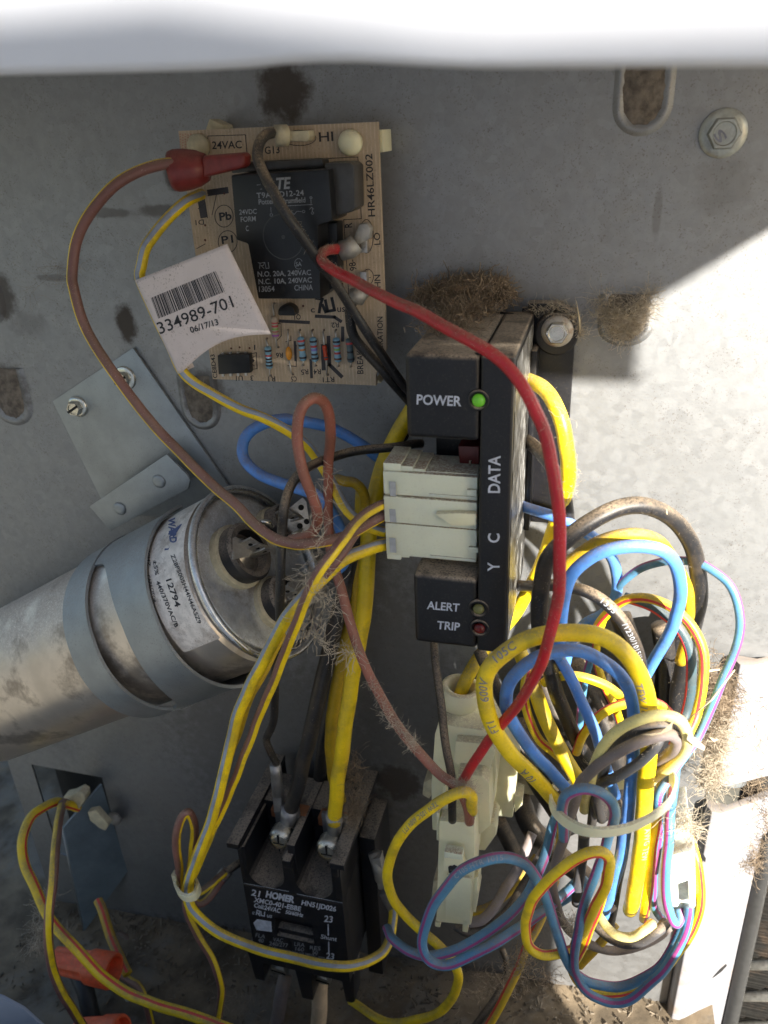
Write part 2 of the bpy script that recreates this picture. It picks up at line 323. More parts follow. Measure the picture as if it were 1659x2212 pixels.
# embossed louvre bumps pressed in the wall, filled with mud
MUD = mat('packed_mud', (.16,.135,.11), .95, 0, nscale=250, nvar=.4, bump=1, bscale=500)
SMUDGE = MUD
def lug(cx_, cy_, rx, ry, nest=False):
    p = P(cx_, cy_, 0); s = scl(p); W = rx*s; H = ry*s*1.12; mb = MB(); ring = []
    prof = [(1.13,0),(1.07,.35),(.98,1.0),(.9,1.2),(.8,.9),(.68,.3)]
    for k, (q, z) in enumerate(prof):
        row = []
        for i in range(29):
            t = math.pi*i/28
            row.append((p.x-W*q*math.cos(t), p.y-H*.25-H*.75*q*math.sin(t), z))
        row = [(row[0][0], p.y+H, z*.8)]+row+[(row[-1][0], p.y+H, z*.8)]
        ring += row
    m = 31
    mb.add(ring, [(k*m+i, k*m+i+1, (k+1)*m+i+1, (k+1)*m+i) for k in range(len(prof)-1) for i in range(m-1)])
    o = mb.build('louvre_bump', WALLM, back, smooth=True)
    mm = MB(); nn = 12; vs = []
    for i in range(nn+1):
        for j in range(nn+1):
            a = (i/nn*2-1); b = j/nn
            x = p.x+a*W*.80; u = p.y+H*1.0-b*H*1.86*(1-.28*a*a)
            vs.append((x, u, .35+1.2*(1-a*a)*(1-abs(b*2-1)**3)+.7*noise.noise(Vector((x*.5,u*.5,1)))))
    mm.add(vs, [(i*(nn+1)+j, (i+1)*(nn+1)+j, (i+1)*(nn+1)+j+1, i*(nn+1)+j+1) for i in range(nn) for j in range(nn)])
    mm.build('mud_filling', MUD, o, smooth=True)
lug(1390, 205, 56, 66); lug(1352, 690, 52, 48); lug(20, 855, 48, 55); lug(432, 868, 42, 52); 
lug(-30, 640, 40, 50)
# rough black smudges around (scraped dirt patches)
def smudge(x, y, rx, ry, seed):
    mb = MB(); n = 26; r_ = random.Random(seed); pts = []
    for i in range(n):
        t = 2*math.pi*i/n; q = 1+.35*noise.noise(Vector((math.cos(t)*2, math.sin(t)*2, seed)))+r_.uniform(-.1,.1)
        pts.append(P(x+rx*q*math.cos(t), y+ry*q*math.sin(t), .25))
    c = P(x, y, 1.6); mb.add([c]+pts, [(0, i+1, (i+1) % n+1) for i in range(n)]); mb.build('dirt_patch', MUD, back)
# ---------------------------------------------------------------- hood over the compartment
hd = empty('hood', (0, 175, 170), 'white painted metal hood lip across the top of the picture, out of focus', 'hood')
XR = 134.6+(175-109.7)*.83/.57+3
mb = MB(); xs = [-330, -200, -100]+[-60+(180)*i/32 for i in range(33)]+[140, 170, 200, XR-1, XR]
LIP = [P(a, b+4, 170) for a, b in ((-400,170),(0,157),(300,150),(500,143),(620,131),(720,127),(800,130),(900,137),(1050,143),(1300,140),(1659,137),(2000,136))]
def lipu(x):
    if x <= LIP[0].x: return LIP[0].y
    for a, b in zip(LIP, LIP[1:]):
        if x <= b.x: return a.y+(b.y-a.y)*(x-a.x)/(b.x-a.x)
    return LIP[-1].y
va = []
for x in xs:
    l = lipu(x); va += [(x, l+.8, 166), (x, l, 167.5), (x, l, 170), (x, l+1.2, 171.2), (x, l+70, 171.2)]
mb.add(va, [(i*5+j, (i+1)*5+j, (i+1)*5+j+1, i*5+j+1) for i in range(40) for j in range(4)]); mb.build('hood_lip', HOODM, hd, smooth=True)
MB().box(-330, XR, 181, 182.5, 0, 170).build('hood_top', HOODM, hd)
# bottom-left corner edge of the lower access panel
lp = MB(); a = [P(-40,2140,120), P(5,2156,120), P(50,2180,120), P(100,2225,120), P(112,2300,120), P(-60,2300,120)]; lp.prism(a, (0,0,-1.5))
lpn = empty('access_panel', (0,-330,150), 'pale blue-grey painted lower front panel, its corner showing at the bottom left, the unseen rest shaped to shade the floor', 'panel')
lp.build('panel_corner', PANM, lpn, bevel=.5)
MB().prism([(-260,-420,150),(205,-420,150),(205,-85,150),(110,-106,150),(36,-126,150),(-40,-152,150),(-118,-190,150),(-260,-270,150)], (0,0,1.5)).build('shade_sheet', PANM, lpn, bevel=.5)  # out-of-view sheet, top edge shaped to shade floor and lower wall
sv = empty('sun_blocker', (0,-620,600), 'unseen white sheet added in front of the unit to keep the sun off its left side', 'panel')  # added sun blocker, out of view, shades the left of the compartment
MB().prism([(-420,-618,600),(505,-618,600),(505,387,600),(470,393,600),(405,395,600),(360,403,600),(-420,406,600)], (0,0,2)).build('shade_sheet', HOODM, sv, bevel=.5); MB().box(490, 504, -618, 380, 602.2, 618).build('blocker_flange', HOODM, sv, bevel=.5)
# ---------------------------------------------------------------- right corner post and coil
post = empty('corner_post', (160,-200,0), 'dirty white painted corner post at the lower right', 'post')
prof = [(147,-2),(147.2,5),(149,8),(152.5,8.2),(155.5,6.5),(178,-9),(179.5,-13),(178,-14),(156,2),(148,1)]
lo_ = [(x, -345, o) for x, o in prof]; MB().prism(lo_, (0, 345-133, 0)).build('lower_post', PAINTW, post, bevel=.6)
up_ = [(x+(0 if x<160 else 22), -117, o-(0 if x<160 else 10)) for x, o in prof]; MB().prism(up_, (0, 65, 0)).build('upper_post', PAINTW, post, bevel=1.2)
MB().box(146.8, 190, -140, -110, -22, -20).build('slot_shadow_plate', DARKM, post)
mb = MB(); mb.prism([Vector((156+9*math.cos(t), -128, -9+6*math.sin(t))) for t in [i*.4 for i in range(9)]], (0,9,0)); mb.build('slot_lip', GALV2, post, bevel=.5)
sp = lambda x, y: onpl(x, y, Vector((156,-200,6.35)), nz((.571,0,.821)))
poly([zY(*p) for p in ((540,1730),(620,1640),(690,1580),(695,1600),(640,1660),(560,1720))], lambda x,y: sp(x,y)+Vector((.1,0,.2)), HOLE, post, 'slit')
poly([zY(*p) for p in ((395,400),(440,415),(478,480),(470,520),(440,490),(410,440))], lambda x,y: P(x,y,8.6), HOLE, post, 'notch')
# coil
coil = empty('condenser_coil', (220,-230,-30), 'dark finned condenser coil beyond the corner post, bottom right', 'coil')
fm = MB()
for i in range(230):
    u = -345+i*1.15; fm.box(176, 400, u, u+.28, -60, -24+.8*math.sin(i*1.7))
fm.build('cooling_fins', FINM, coil, kind='stuff')
for i in range(9):
    u = -340+i*27; pts = [(178, u-12, -22), (230, u+3, -24), (300, u+24, -24), (395, u+50, -24)]
    if i < 4:
        o = MB().tube(pts, 3.6, 10).build('coil_tube', FINT, coil, smooth=True)
tb = MB(); a = P(1645,1880,-10); b = P(1572,2230,-10); tb.tube([a+(a-b)*.2, a, b, b+(b-a)*.3], 4.2, 10); tb.build('guard_bar', DARKM, coil, smooth=True)
# ---------------------------------------------------------------- hex bolts, slotted screws
def hexhead(name, p, r, hr, hh, m, label, cat, ax=(0,0,1), letter=None, washer=None, slot=False, parent=None, dish=True, group=None):
    a = nz(ax); root = empty(name, p, label, cat, group) if parent is None else parent
    o = MB().lathe(p, a, [(r, 0), (r, .5), (r*.93, 1.0), (hr*1.1, 1.35)], 32).build('washer', washer or m, root); smoothsharp(o)
    pr = [(hr, 1.2), (hr, hh*.85), (hr*.9, hh)]
    if dish: pr += [(hr*.72, hh), (hr*.66, hh-.45)]
    o = MB().lathe(p, a, pr, 6 if not dish else 24, cap=True, ridge=(lambda k, i: 1/ max(.87, math.cos(math.radians(((i*15) % 60)-30))) * .9 if k < 3 else 1) if dish else None).build('bolt_head', m, root); smoothsharp(o, 25)
    if slot:
        e = nz((.85,.5,0)); g = a.cross(e); MB().obox(Vector(p)+a*(hh+.02), e*hr*.95, g*.5, a*.25).build('slot', HOLE, o)
    if letter:
        q = Vector(p)+a*(hh-.25); s = lambda x, y: onpl(x, y, q, a); txt(letter[0], letter[1], letter[2], letter[3], s, INKD, o, bold=.02)
    return root
hexhead('hex_bolt', P(1562,288,.2), 7.2, 4.9, 4.6, BOLT, 'dull grey flanged hex bolt marked S in the top right of the wall', 'bolt', letter=('S', (1572,297), (1557,277), 23))
hexhead('hex_bolt', P(1204,715,9.5), 5.6, 3.9, 4.2, SCREW, 'shiny flanged bolt fixing the black mounting foot beside the module', 'bolt', washer=RUST)
hexhead('slotted_screw', P(*zE(465,905),1.6), 4.9, 3.3, 4.4, SCREW, 'left slotted hex screw on the capacitor bracket plate', 'screw', slot=True)
hexhead('slotted_screw', P(*zE(745,735),1.6), 5.2, 3.4, 4.4, SCREW, 'slotted hex screw half hidden behind the brown wire', 'screw', slot=True)
# ---------------------------------------------------------------- CIRCUIT BOARD
pcb = empty('circuit_board', (-26,106,20), 'tan defrost control circuit board with black relay and resistors', 'circuit board')
x0, x1, u0, u1 = -61.8, 9.4, 62.5, 150.4; PZ = 20.0
MB().add([(x0,u0,PZ-1.6),(x1-4.5,u0,PZ-1.6),(x1-4.5,u0+4,PZ-1.6),(x1,u0+14,PZ-1.6),(x1,u1,PZ-1.6),(x0,u1,PZ-1.6),(x0,u0,PZ),(x1-4.5,u0,PZ),(x1-4.5,u0+4,PZ),(x1,u0+14,PZ),(x1,u1,PZ),(x0,u1,PZ)],
   [(0,1,2,3,4,5),(6,7,8,9,10,11)]+[(i,(i+1)%6,(i+1)%6+6,i+6) for i in range(6)]).build('board', PCB, pcb)
# glass-weave ridges of the laminate
wv = MB()
for i in range(52):
    x = x0+1+i*1.35; wv.box(x, x+.42, u0+(0 if x < x1-5 else 15), u1, PZ, PZ+.035)
wv.build('weave_ridges', mat('weave', (.55,.435,.31), .55, 0, bump=.05, specks=.3), pcb, kind='stuff')
sB = lambda x, y: P(x, y, PZ+.07)
def tb_(body, a, b, h, **k): return txt(body, zB(*a), zB(*b), h*.3307, sB, INK, pcb, **k)
tb_('24VAC', (390,310), (585,304), 50); tb_('HI', (1090,262), (1183,256), 62); tb_('G13', (735,342), (832,336), 48)
tb_('HR46LZ002', (1455,750), (1435,340), 46); tb_('LO', (1490,935), (1485,855), 40); tb_('HN', (1492,1215), (1488,1130), 40)
tb_('BREAKER', (1378,1778), (1374,1560), 40); tb_('OPERATION', (1507,1680), (1504,1405), 36); tb_('CE8D43', (425,1805), (405,1650), 28)
tb_('98-1', (1335,1100), (1318,1010), 44); tb_('R', (1305,822), (1303,790), 48)
for s_, a, b in (('R1',(802,1795),(757,1797)),('C5',(942,1795),(905,1797)),('R5',(1018,1748),(970,1752)),('R4',(1100,1748),(1052,1750)),('RT1',(1188,1798),(1112,1802)),('R2',(1218,1442),(1168,1445)),('R3',(1290,1442),(1262,1445)),('R6',(852,1640),(806,1642)),('Q1',(968,1390),(925,1393)),('U1',(590,1790),(545,1792)),('1',(672,1590),(664,1590)),('3',(660,1790),(640,1790)),('D1',(335,770),(280,775))):
    tb_(s_, a, b, 33)
tb_('Pb', (440,778), (520,768), 52, bold=.03); tb_('P1', (455,930), (530,920), 50, bold=.02)
tb_('c', (1035,1378), (1062,1376), 40); tb_('us', (1208,1374), (1260,1372), 44)
sg = MB()
lines([[zB(*p) for p in q] for q in (
    [(362,330),(362,225),(608,217),(625,425)], [(860,385),(1342,362),(1365,765),(1250,772),(1285,1300)],
    [(650,420),(650,400),(740,396)], circ(468,748,60,72), circ(492,915,62,72), circ(1398,880,45,110,24), circ(960,238,108,50,24),
    circ(1408,1145,36,50), [(1408,1110),(1395,1150),(1425,1150)], [(636,1648),(680,1640),(684,1745),(640,1750)], circ(665,1695,18,28,10,90,270),
    [(870,1570),(905,1560),(905,1530)], [(940,1590),(940,1730),(885,1725)], [(800,1450),(840,1450),(842,1530),(815,1560)],
    [(420,600),(390,740)], [(300,700),(345,660),(360,760)], [(290,960),(345,930)])], 1.6, sB, sg)
lines([[zB(*p) for p in q] for q in ([(1098,1325),(1110,1290),(1070,1285)], [(1098,1325),(1090,1375)], [(1130,1300),(1145,1370),(1190,1362),(1172,1285)], [(1112,1330),(1132,1375)])], 6.5, sB, sg)
sg.build('printed_outlines', INK, pcb)
TR = mat('dark_trace', (.035,.03,.035), .45, 0, bump=.05, dust=.3)
for pts, wd in (([(835,1434),(1020,1443)],7), ([(1070,1402),(1190,1408),(1230,1435)],7), ([(1243,1478),(1243,1560)],7), ([(1150,1540),(1158,1720),(1235,1795)],8), ([(1035,1690),(1040,1800)],6),
    ([(930,1570),(935,1690)],5), ([(1120,1600),(1125,1740)],13), ([(320,650),(335,740)],16), ([(375,595),(480,580)],14), ([(650,1690),(640,1700)],10)):
    b = MB(); P2 = [zB(*p) for p in pts]; lines([P2], wd, lambda x, y: P(x, y, PZ+.06), b); b.build('circuit_trace', TR, pcb)
def hole(x, y, r=7):
    q = P(*zB(x, y), PZ+.05); o = MB().lathe(q, (0,0,1), [(r*.33*.175, 0), (r*.33*.175, .12)], 14).build('solder_hole', COPH, pcb)
for x, y in ((750,1548),(775,1790),(888,1492),(918,1782),(965,1492),(988,1722),(1048,1492),(1070,1725),(1122,1492),(1147,1785),(1200,1492),(1218,1728),(1285,1492),(1300,1730),(795,1318),(985,1335),(825,1605),(470,600),(345,808),(570,1605),(515,1612),(635,1610),(345,905),(1235,1010),(1240,1190)): hole(x, y)
RB = mat('resistor_body', (.22,.42,.56), .35, 0, bump=.05); BC = dict(r=(.45,.05,.06), k=(.02,.02,.03), o=(.5,.2,.06), p=(.3,.08,.35), g=(.2,.4,.1), w=(.10,.04,.03), v=(.2,.18,.5))
BMM = {k: mat('band_'+{'r':'red','k':'black','o':'orange','p':'purple','g':'green','w':'brown','v':'violet'}[k], c, .4, 0, bump=0) for k, c in BC.items()}
WIREM = mat('component_lead', (.6,.58,.55), .3, .9, bump=0)
def resistor(xa, ya, xb, yb, la, lb, bands, body=RB, r=1.35, nm='resistor', label=None):
    a = P(*zB(xa, ya), PZ+1.7); b = P(*zB(xb, yb), PZ+1.7); ax = b-a; Ln = ax.length
    o = MB().lathe(a, ax, [(r*.3,0),(r*.85,Ln*.04),(r,Ln*.12),(r,Ln*.22),(r*.86,Ln*.3),(r*.86,Ln*.7),(r,Ln*.78),(r,Ln*.88),(r*.85,Ln*.96),(r*.3,Ln)], 16).build(nm, body, pcb, smooth=True)
    if label: o['label'] = label
    for k, (t, c) in enumerate(bands):
        q = r*1.02 if (t < .26 or t > .74) else r*.89
        MB().lathe(a, ax, [(q, Ln*(t-.04)), (q, Ln*(t+.04))], 16).build('colour_band', BMM[c], o)
    A = P(*zB(*la), PZ); Bq = P(*zB(*lb), PZ)
    MB().tube([A, A+Vector((0,-.2,1.2)), a+Vector((0,.4,0)), a], .32, 6).build('lead', WIREM, o, smooth=True)
    MB().tube([b, b+Vector((0,-.4,0)), Bq+Vector((0,.2,1.2)), Bq], .32, 6).build('lead', WIREM, o, smooth=True)
resistor(753,1598,766,1745,(750,1548),(775,1790),[(.18,'k'),(.4,'r'),(.55,'k'),(.68,'k'),(.83,'k')])
resistor(968,1535,986,1695,(965,1492),(988,1722),[(.16,'r'),(.34,'k'),(.52,'o'),(.84,'k')])
resistor(1048,1538,1064,1700,(1048,1492),(1070,1725),[(.16,'k'),(.36,'r'),(.5,'v'),(.68,'k'),(.84,'k')])
resistor(1200,1540,1214,1702,(1200,1492),(1218,1728),[(.16,'k'),(.32,'r'),(.47,'g'),(.62,'r'),(.85,'w')])
resistor(1284,1545,1298,1705,(1285,1492),(1300,1730),[(.2,'r'),(.55,'k'),(.84,'k')], body=mat('dark_resistor', (.09,.14,.16), .4, 0))
resistor(795,1398,806,1545,(795,1318),(825,1605),[(.3,'r'),(.45,'r'),(.58,'g'),(.72,'r'),(.86,'p')], body=mat('tan_resistor', (.42,.34,.27), .4, 0))
resistor(1122,1590,1136,1690,(1122,1492),(1147,1785),[(.8,'k')], body=mat('glass_diode', (.55,.06,.02), .15, 0), r=.85, nm='diode')
o = MB().lathe(P(*zB(888,1600),PZ+1.6), P(*zB(894,1690),PZ+1.6)-P(*zB(888,1600),PZ+1.6), [(.2,0),(.95,.8),(1.25,2.2),(1.2,3.6),(.8,4.7),(.2,5.2)], 14).build('ceramic_capacitor', mat('amber_dip', (.72,.30,.03), .25, 0, bump=0), pcb, smooth=True)
MB().tube([P(*zB(888,1492),PZ), P(*zB(886,1500),PZ+1.5), P(*zB(888,1600),PZ+1.6)], .3, 6).build('lead', WIREM, o, smooth=True)
MB().tube([P(*zB(894,1690),PZ+1.6), P(*zB(908,1770),PZ+1.2), P(*zB(918,1782),PZ)], .3, 6).build('lead', WIREM, o, smooth=True)
chip = MB().prism([P(*zB(*p), PZ+3.4) for p in ((425,1658),(632,1650),(640,1772),(432,1782))], (0,0,-2.8)).build('chip', RELM, pcb, bevel=.25)
for i in range(4):
    for yy, dy in ((1655,-28),(1778,14)):
        q = P(*zB(462+i*50, yy-(i*2)), PZ+1.2); MB().obox(q, (.45,0,0), (0,1.0,0), (0,0,.5)).build('pin', BARE, chip)
tr = P(*zB(905,1365), PZ+.2); pr = [tr+Vector((math.cos(t)*3.3, max(-.9,math.sin(t)*3.0), 0)) for t in [2*math.pi*i/24 for i in range(24)]]
MB().prism(pr, (0,0,4.6)).build('transistor', RELM, pcb, bevel=.3)
# relay
ry = MB().prism([P(*zB(*p), PZ+18) for p in ((512,480),(1150,440),(1175,780),(1080,810),(1100,1290),(690,1290),(622,930),(548,905))], (0,0,-17)).build('relay', RELM, pcb, bevel=.7)
MB().prism([P(*zB(*p), PZ+13.5) for p in ((1120,400),(1290,395),(1318,420),(1325,700),(1290,725),(1170,760))], (0,0,-11)).build('flange', RELG, ry, bevel=1.5)
MB().prism([P(*zB(*p), PZ+8) for p in ((1085,800),(1205,790),(1215,1190),(1095,1280))], (0,0,-7)).build('lower_flange', RELM, ry, bevel=.6)
MB().prism([P(*zB(*p), PZ+8) for p in ((520,400),(1110,372),(1115,430),(515,470))], (0,0,-7)).build('upper_flange', RELG, ry, bevel=.6)
rz = PZ+18; sR = lambda x, y: P(x, y, rz+.06)
def tr_(body, a, b, h, m=INKG, **k): return txt(body, zB(*a), zB(*b), h*.3307, sR, m, ry, **k)
tr_('TE', (812,572), (908,566), 74, bold=.03, shear=.2); tr_('T9AS5D12-24', (682,632), (990,612), 36, space=1.05); tr_('Potter & Brumfield', (695,672), (1000,658), 34)
tr_('24VDC', (568,738), (682,732), 32); tr_('FORM', (578,786), (676,780), 33); tr_('C', (612,846), (630,844), 34)
tr_('N.O. 20A, 240VAC', (688,1144), (1036,1132), 34); tr_('N.C. 10A, 240VAC', (694,1193), (1042,1181), 34); tr_('13054', (697,1243), (798,1240), 36); tr_('CHINA', (928,1234), (1048,1230), 36)
tr_('SA', (937,1076), (975,1074), 28)
sg = MB(); lines([[zB(*p) for p in q] for q in ([(862,682),(1045,672)], [(773,690),(776,725)], circ(777,740,9,9,10), [(880,716),(900,712),(925,738),(945,716),(975,718)], circ(988,718,8,8,10),
   circ(1036,628,7,7,8), [(1036,640),(1037,672)], [(1026,705),(1040,690),(1054,703)], circ(1046,728,8,8,8), [(1045,700),(1045,718)], circ(955,1060,26,34,18,60,330), [(700,1090),(704,1055),(690,1052)], [(735,1052),(742,1090),(762,1088),(757,1050)], [(708,1055),(732,1050),(726,1070),(708,1072)],[(712,1072),(728,1090)],
   [(683,545),(706,542)], [(705,572),(715,571)])], 1.0, sR, sg); sg.build('printed_outlines', INKG, ry)
q = P(*zB(855,885), rz+.04); MB().lathe(q, (0,0,1), [(7.2,0),(7.2,.05),(6.9,.05)], 32, cap=False).build('mould_ring', RELG, ry)
MB().lathe(q, (0,0,1), [(.6,0),(.5,.1)], 12).build('vent_pip', RELG, ry)
# standoffs
def blob(x, y, rx, ry_, h, m, nm='standoff_head'):
    q = P(*zB(x, y), PZ); MB().lathe(q, (0,0,1), [(rx,0),(rx,h*.5),(rx*.8,h*.85),(rx*.3,h)], 18).build(nm, m, pcb, smooth=True)
blob(1300,268,4.0,3,4, NYL); blob(310,292,4.0,3,3.2, NYLD)
MB().prism([P(*zB(*p), 14) for p in ((1468,185),(1500,182),(1508,330),(1475,335))], (0,0,-12)).build('standoff_foot', NYL, pcb, bevel=.3)
MB().prism([P(*zB(*p), 10) for p in ((345,190),(372,112),(460,152),(470,190))], (0,0,-8)).build('standoff_foot', NYLD, pcb, bevel=.3)
MB().prism([P(*zQ(*p), 12) for p in ((1235,1640),(1320,1660),(1325,1690),(1240,1690))], (0,0,-8)).build('standoff_foot', NYLD, pcb, bevel=.3)
for x, y in ((1395,900),(1395,1180)):
    q = P(*zB(x, y), PZ+.1); MB().obox(q, (1.2,0,0), (0,4,0), (0,0,3)).build('tab_terminal', BARE, pcb, bevel=.2)
q = P(*zB(930,235), PZ+.1); MB().obox(q, (6,0,0), (0,1.2,0), (0,0,3)).build('tab_terminal', BARE, pcb, bevel=.2)
# red dotted ink in the corner
rd = MB()
for i in range(9):
    for j in range(7):
        if i*.9+j < 7.5:
            x, y = zB(180+i*17, 212+j*17+(i%2)*6); lines([[(x, y), (x+1.2, y+.2)]], 1.6, sB, rd)
rd.build('red_ink_dots', mat('red_ink', (.45,.12,.09), .6, 0, bump=0), pcb)
# ---------------------------------------------------------------- WIRES
def spline(pts, sub=6):
    q = [Vector(p) for p in pts]; q = [q[0]*2-q[1]]+q+[q[-1]*2-q[-2]]; out = []
    for i in range(1, len(q)-2):
        a, b, c, d = q[i-1:i+3]
        for k in range(sub):
            t = k/sub; out.append(.5*((2*b)+(c-a)*t+(2*a-5*b+4*c-d)*t*t+(3*b-a-3*c+d)*t**3))
    out.append(q[-2]); return out
class Wire: pass
def wire(name, label, wpx, mk, pts, stripe=None, fuzz=0, group=None, sub=6, n=14, rmm=None, cat='wire'):
    W = Wire(); c = spline([P(*p) for p in pts], sub)
    mid = sorted(scl(p) for p in c)[len(c)//2]; r = rmm or wpx*mid/2
    c = [p+noise.noise_vector(p*.07+Vector((r*9, 0, 0)))*.45*min(1, i/4, (len(c)-1-i)/4) for i, p in enumerate(c)]
    W.c = c; W.r = r; fr_ = []; pv = None
    for i, p in enumerate(c):
        T = (c[min(i+1, len(c)-1)]-c[max(i-1, 0)]).normalized(); V = (CAM-p).normalized(); V = V-T*V.dot(T)
        if V.length < .25 and pv: V = (pv-T*pv.dot(T))
        V.normalize(); pv = V; fr_.append((T, V, T.cross(V)))
    W.fr = fr_
    mb = MB(); vs = []
    for p, (T, V, Lt) in zip(c, fr_):
        vs += [p+(V*math.cos(2*math.pi*k/n)+Lt*math.sin(2*math.pi*k/n))*r for k in range(n)]
    m = len(c); fs = [(i*n+k, i*n+(k+1) % n, (i+1)*n+(k+1) % n, (i+1)*n+k) for i in range(m-1) for k in range(n)]
    fs += [tuple(range(n))[::-1], tuple((m-1)*n+k for k in range(n))]; mb.add(vs, fs)
    o = mb.build(name, WM[mk], None, smooth=True); tag(o, label, cat, group); W.o = o
    if stripe:
        sm, ang, hw = stripe[:3]; tw = stripe[3] if len(stripe) > 3 else 0
        sb = MB(); vs = []; k = 6
        for i, (p, (T, V, Lt)) in enumerate(zip(c, fr_)):
            for j in range(k+1):
                a = math.radians(ang+tw*math.sin(i/len(c)*6.0)+hw*(j/k*2-1)); rr = r*(1.012 if 0 < j < k else .995); vs.append(p+(V*math.cos(a)+Lt*math.sin(a))*rr)
        sb.add(vs, [(i*(k+1)+j, i*(k+1)+j+1, (i+1)*(k+1)+j+1, (i+1)*(k+1)+j) for i in range(m-1) for j in range(k)])
        sb.build('stripe', WM[sm], o, smooth=True)
    if fuzz:
        fz = MB(); R_ = random.Random(len(label)*31+m)
        for _ in range(int(fuzz*m*1.3)):
            i = R_.randrange(m-1); t = R_.random(); p = c[i].lerp(c[i+1], t); T, V, Lt = fr_[i]
            up = Vector((0,1,0)); up = (up-T*up.dot(T)); up = up.normalized() if up.length > .2 else V
            d = (up*R_.uniform(.2,1)+V*R_.uniform(0,1)+Lt*R_.gauss(0,.6)).normalized(); ln = R_.uniform(.15, .6)*(3 if R_.random() < .04 else 1)
            q = p+d*r*.98; bend = Vector((R_.gauss(0,.5), R_.gauss(0,.5), R_.gauss(0,.5)))
            fz.tube([q, q+(d+bend*.3)*ln*.5, q+(d+bend)*ln], .03, 3, cap=False)
        fz.build('dust_fuzz', LINT2, o, kind='stuff')
    return W
def rawtext(body):
    c = bpy.data.curves.new('t', 'FONT'); c.body = body; c.size = 1; c.offset = .012; c.resolution_u = 2; c.space_character = 1.1
    o = bpy.data.objects.new('t', c); COL.objects.link(o); me = bpy.data.meshes.new_from_object(o)
    bm = bmesh.new(); bm.from_mesh(me); bmesh.ops.triangulate(bm, faces=bm.faces)
    bmesh.ops.subdivide_edges(bm, edges=[e for e in bm.edges if e.calc_length() > .12], cuts=3, use_grid_fill=True); bm.verts.index_update()
    r = ([(v.co.x, v.co.y) for v in bm.verts], [tuple(v.index for v in f.verts) for f in bm.faces]); bm.free()
    bpy.data.objects.remove(o); bpy.data.curves.remove(c); bpy.data.meshes.remove(me); return r
def wiretext(W, frac, body, size, m, ang=0, name='print'):
    c = W.c; cum = [0]
    for a, b in zip(c, c[1:]): cum.append(cum[-1]+(b-a).length)
    s0 = cum[-1]*frac; mb = MB(); r = W.r*1.014; g, fs = rawtext(body); vs = []
    for u, v in g:
        s = s0+u*size; i = 0
        while i < len(cum)-2 and cum[i+1] < s: i += 1
        t = max(0, min(1, (s-cum[i])/max(1e-6, cum[i+1]-cum[i]))); T, V, Lt = W.fr[i]; T2, V2, L2 = W.fr[min(i+1, len(W.fr)-1)]
        p = c[i].lerp(c[i+1], t); V = V.lerp(V2, t).normalized(); Lt = Lt.lerp(L2, t).normalized()
        a = math.radians(ang)-(v-.35)*size/r; vs.append(p+(V*math.cos(a)+Lt*math.sin(a))*r)
    mb.add(vs, fs); mb.build(name, m, W.o)
def Z(z, *pts): return [(*z(a, b), o) for a, b, o in pts]
exec_wires = True
w1 = wire('wire', 'brown wire with thin yellow edge arcing down the far left from the red spade terminal', 23.5, 'Br',
  [(430,366,34),(418,366,36),(370,354,40),(310,367,44),(250,400,48),(198,455,50),(165,520,52),(156,590,54),(160,625,54),(175,687,55),(204,745,56),(255,818,58),(313,894,60),(382,971,64),(455,1043,70),(509,1091,76),(545,1130,80),(588,1160,84),(622,1172,85),(657,1176,84),(709,1167,78),(758,1152,70),(800,1130,62),(832,1112,58)], ('Y', 72, 17), fuzz=2.2)
TA = P(310,600,48.5); TN = nz((-.08,.05,1))
def onroll(x, y): q = onpl(x, y, TA-TN*3.7, TN); return (x, y, q.z)
w2a = wire('wire', 'yellow and grey-blue striped wire running from the board into the paper tag', 23, 'Y',
  [(434,420,22),(429,422,26),(400,437,34),(360,475,40),(330,512,42),(312,540,43),(304,575,44),onroll(302,600),onroll(322,648),onroll(345,700),onroll(370,752),onroll(392,800),(421,829,46),(455,850,46),(490,869,45),(527,887,44),(565,900,43),(594,914,42),(631,937,40),(662,962,38),(683,988,37),(705,1020,38),(722,1050,42),(735,1078,46),(752,1105,50),(778,1128,52),(805,1142,54),(835,1150,55)], ('Gs', -8, 27, 40), fuzz=2.5)
w4 = wire('wire', 'bright blue wire looping left behind the reddish brown loop', 25, 'B',
  [(870,1010,10),(824,992,12),(785,963,14),(745,939,15),(705,921,17),(652,910,19),(607,907,22),(560,921,25),(533,942,27),(525,971,29),(533,998,31),(560,1024,34),(600,1042,40),(642,1056,46),(679,1069,46),(705,1090,44),(724,1117,40),(737,1146,36),(748,1193,34),(735,1225,34),(700,1240,36)], fuzz=1)
w5 = wire('wire', 'thin black wire from module curving left and down in front of the capacitor lid', 20, 'K',
  [(910,958,22),(891,960,26),(851,966,30),(798,970,33),(765,975,36),(732,984,40),(679,1003,52),(652,1020,62),(634,1040,66),(622,1065,70),(613,1100,74),(608,1148,76),(606,1206,80),(606,1272,80),(605,1352,76),(597,1430,66),(593.6,1500,60),(593,1550,56),(588,1572,54),(577,1592,52),(576,1605,52),(587,1630,50),(597,1650,49)], fuzz=1.5)
w3 = wire('wire', 'reddish brown wire standing in a tall loop above the capacitor then running down right', 22.5, 'Rb',
  [(628,1166,58),(645,1163,60),(671,1152,64),(685,1128,67),(684,1100,69),(673,1068,70),(652,1008,72),(642,955,72),(645,905,71),(655,877,70),(668,864,68),(682,860,66),(697,867,63),(708,886,60),(713,912,57),(712,955,53),(709,1008,48),(708,1074,45),(710,1140,46),(718,1206,52),(737,1272,60),(757,1350,66),(781,1421,70),(811,1483,73),(841,1540,76),(879,1593,79),(926,1648,82),(953,1676,84),(984,1697,86),(1001,1720,86),(1011,1745,84),(1014,1775,80)], fuzz=3)
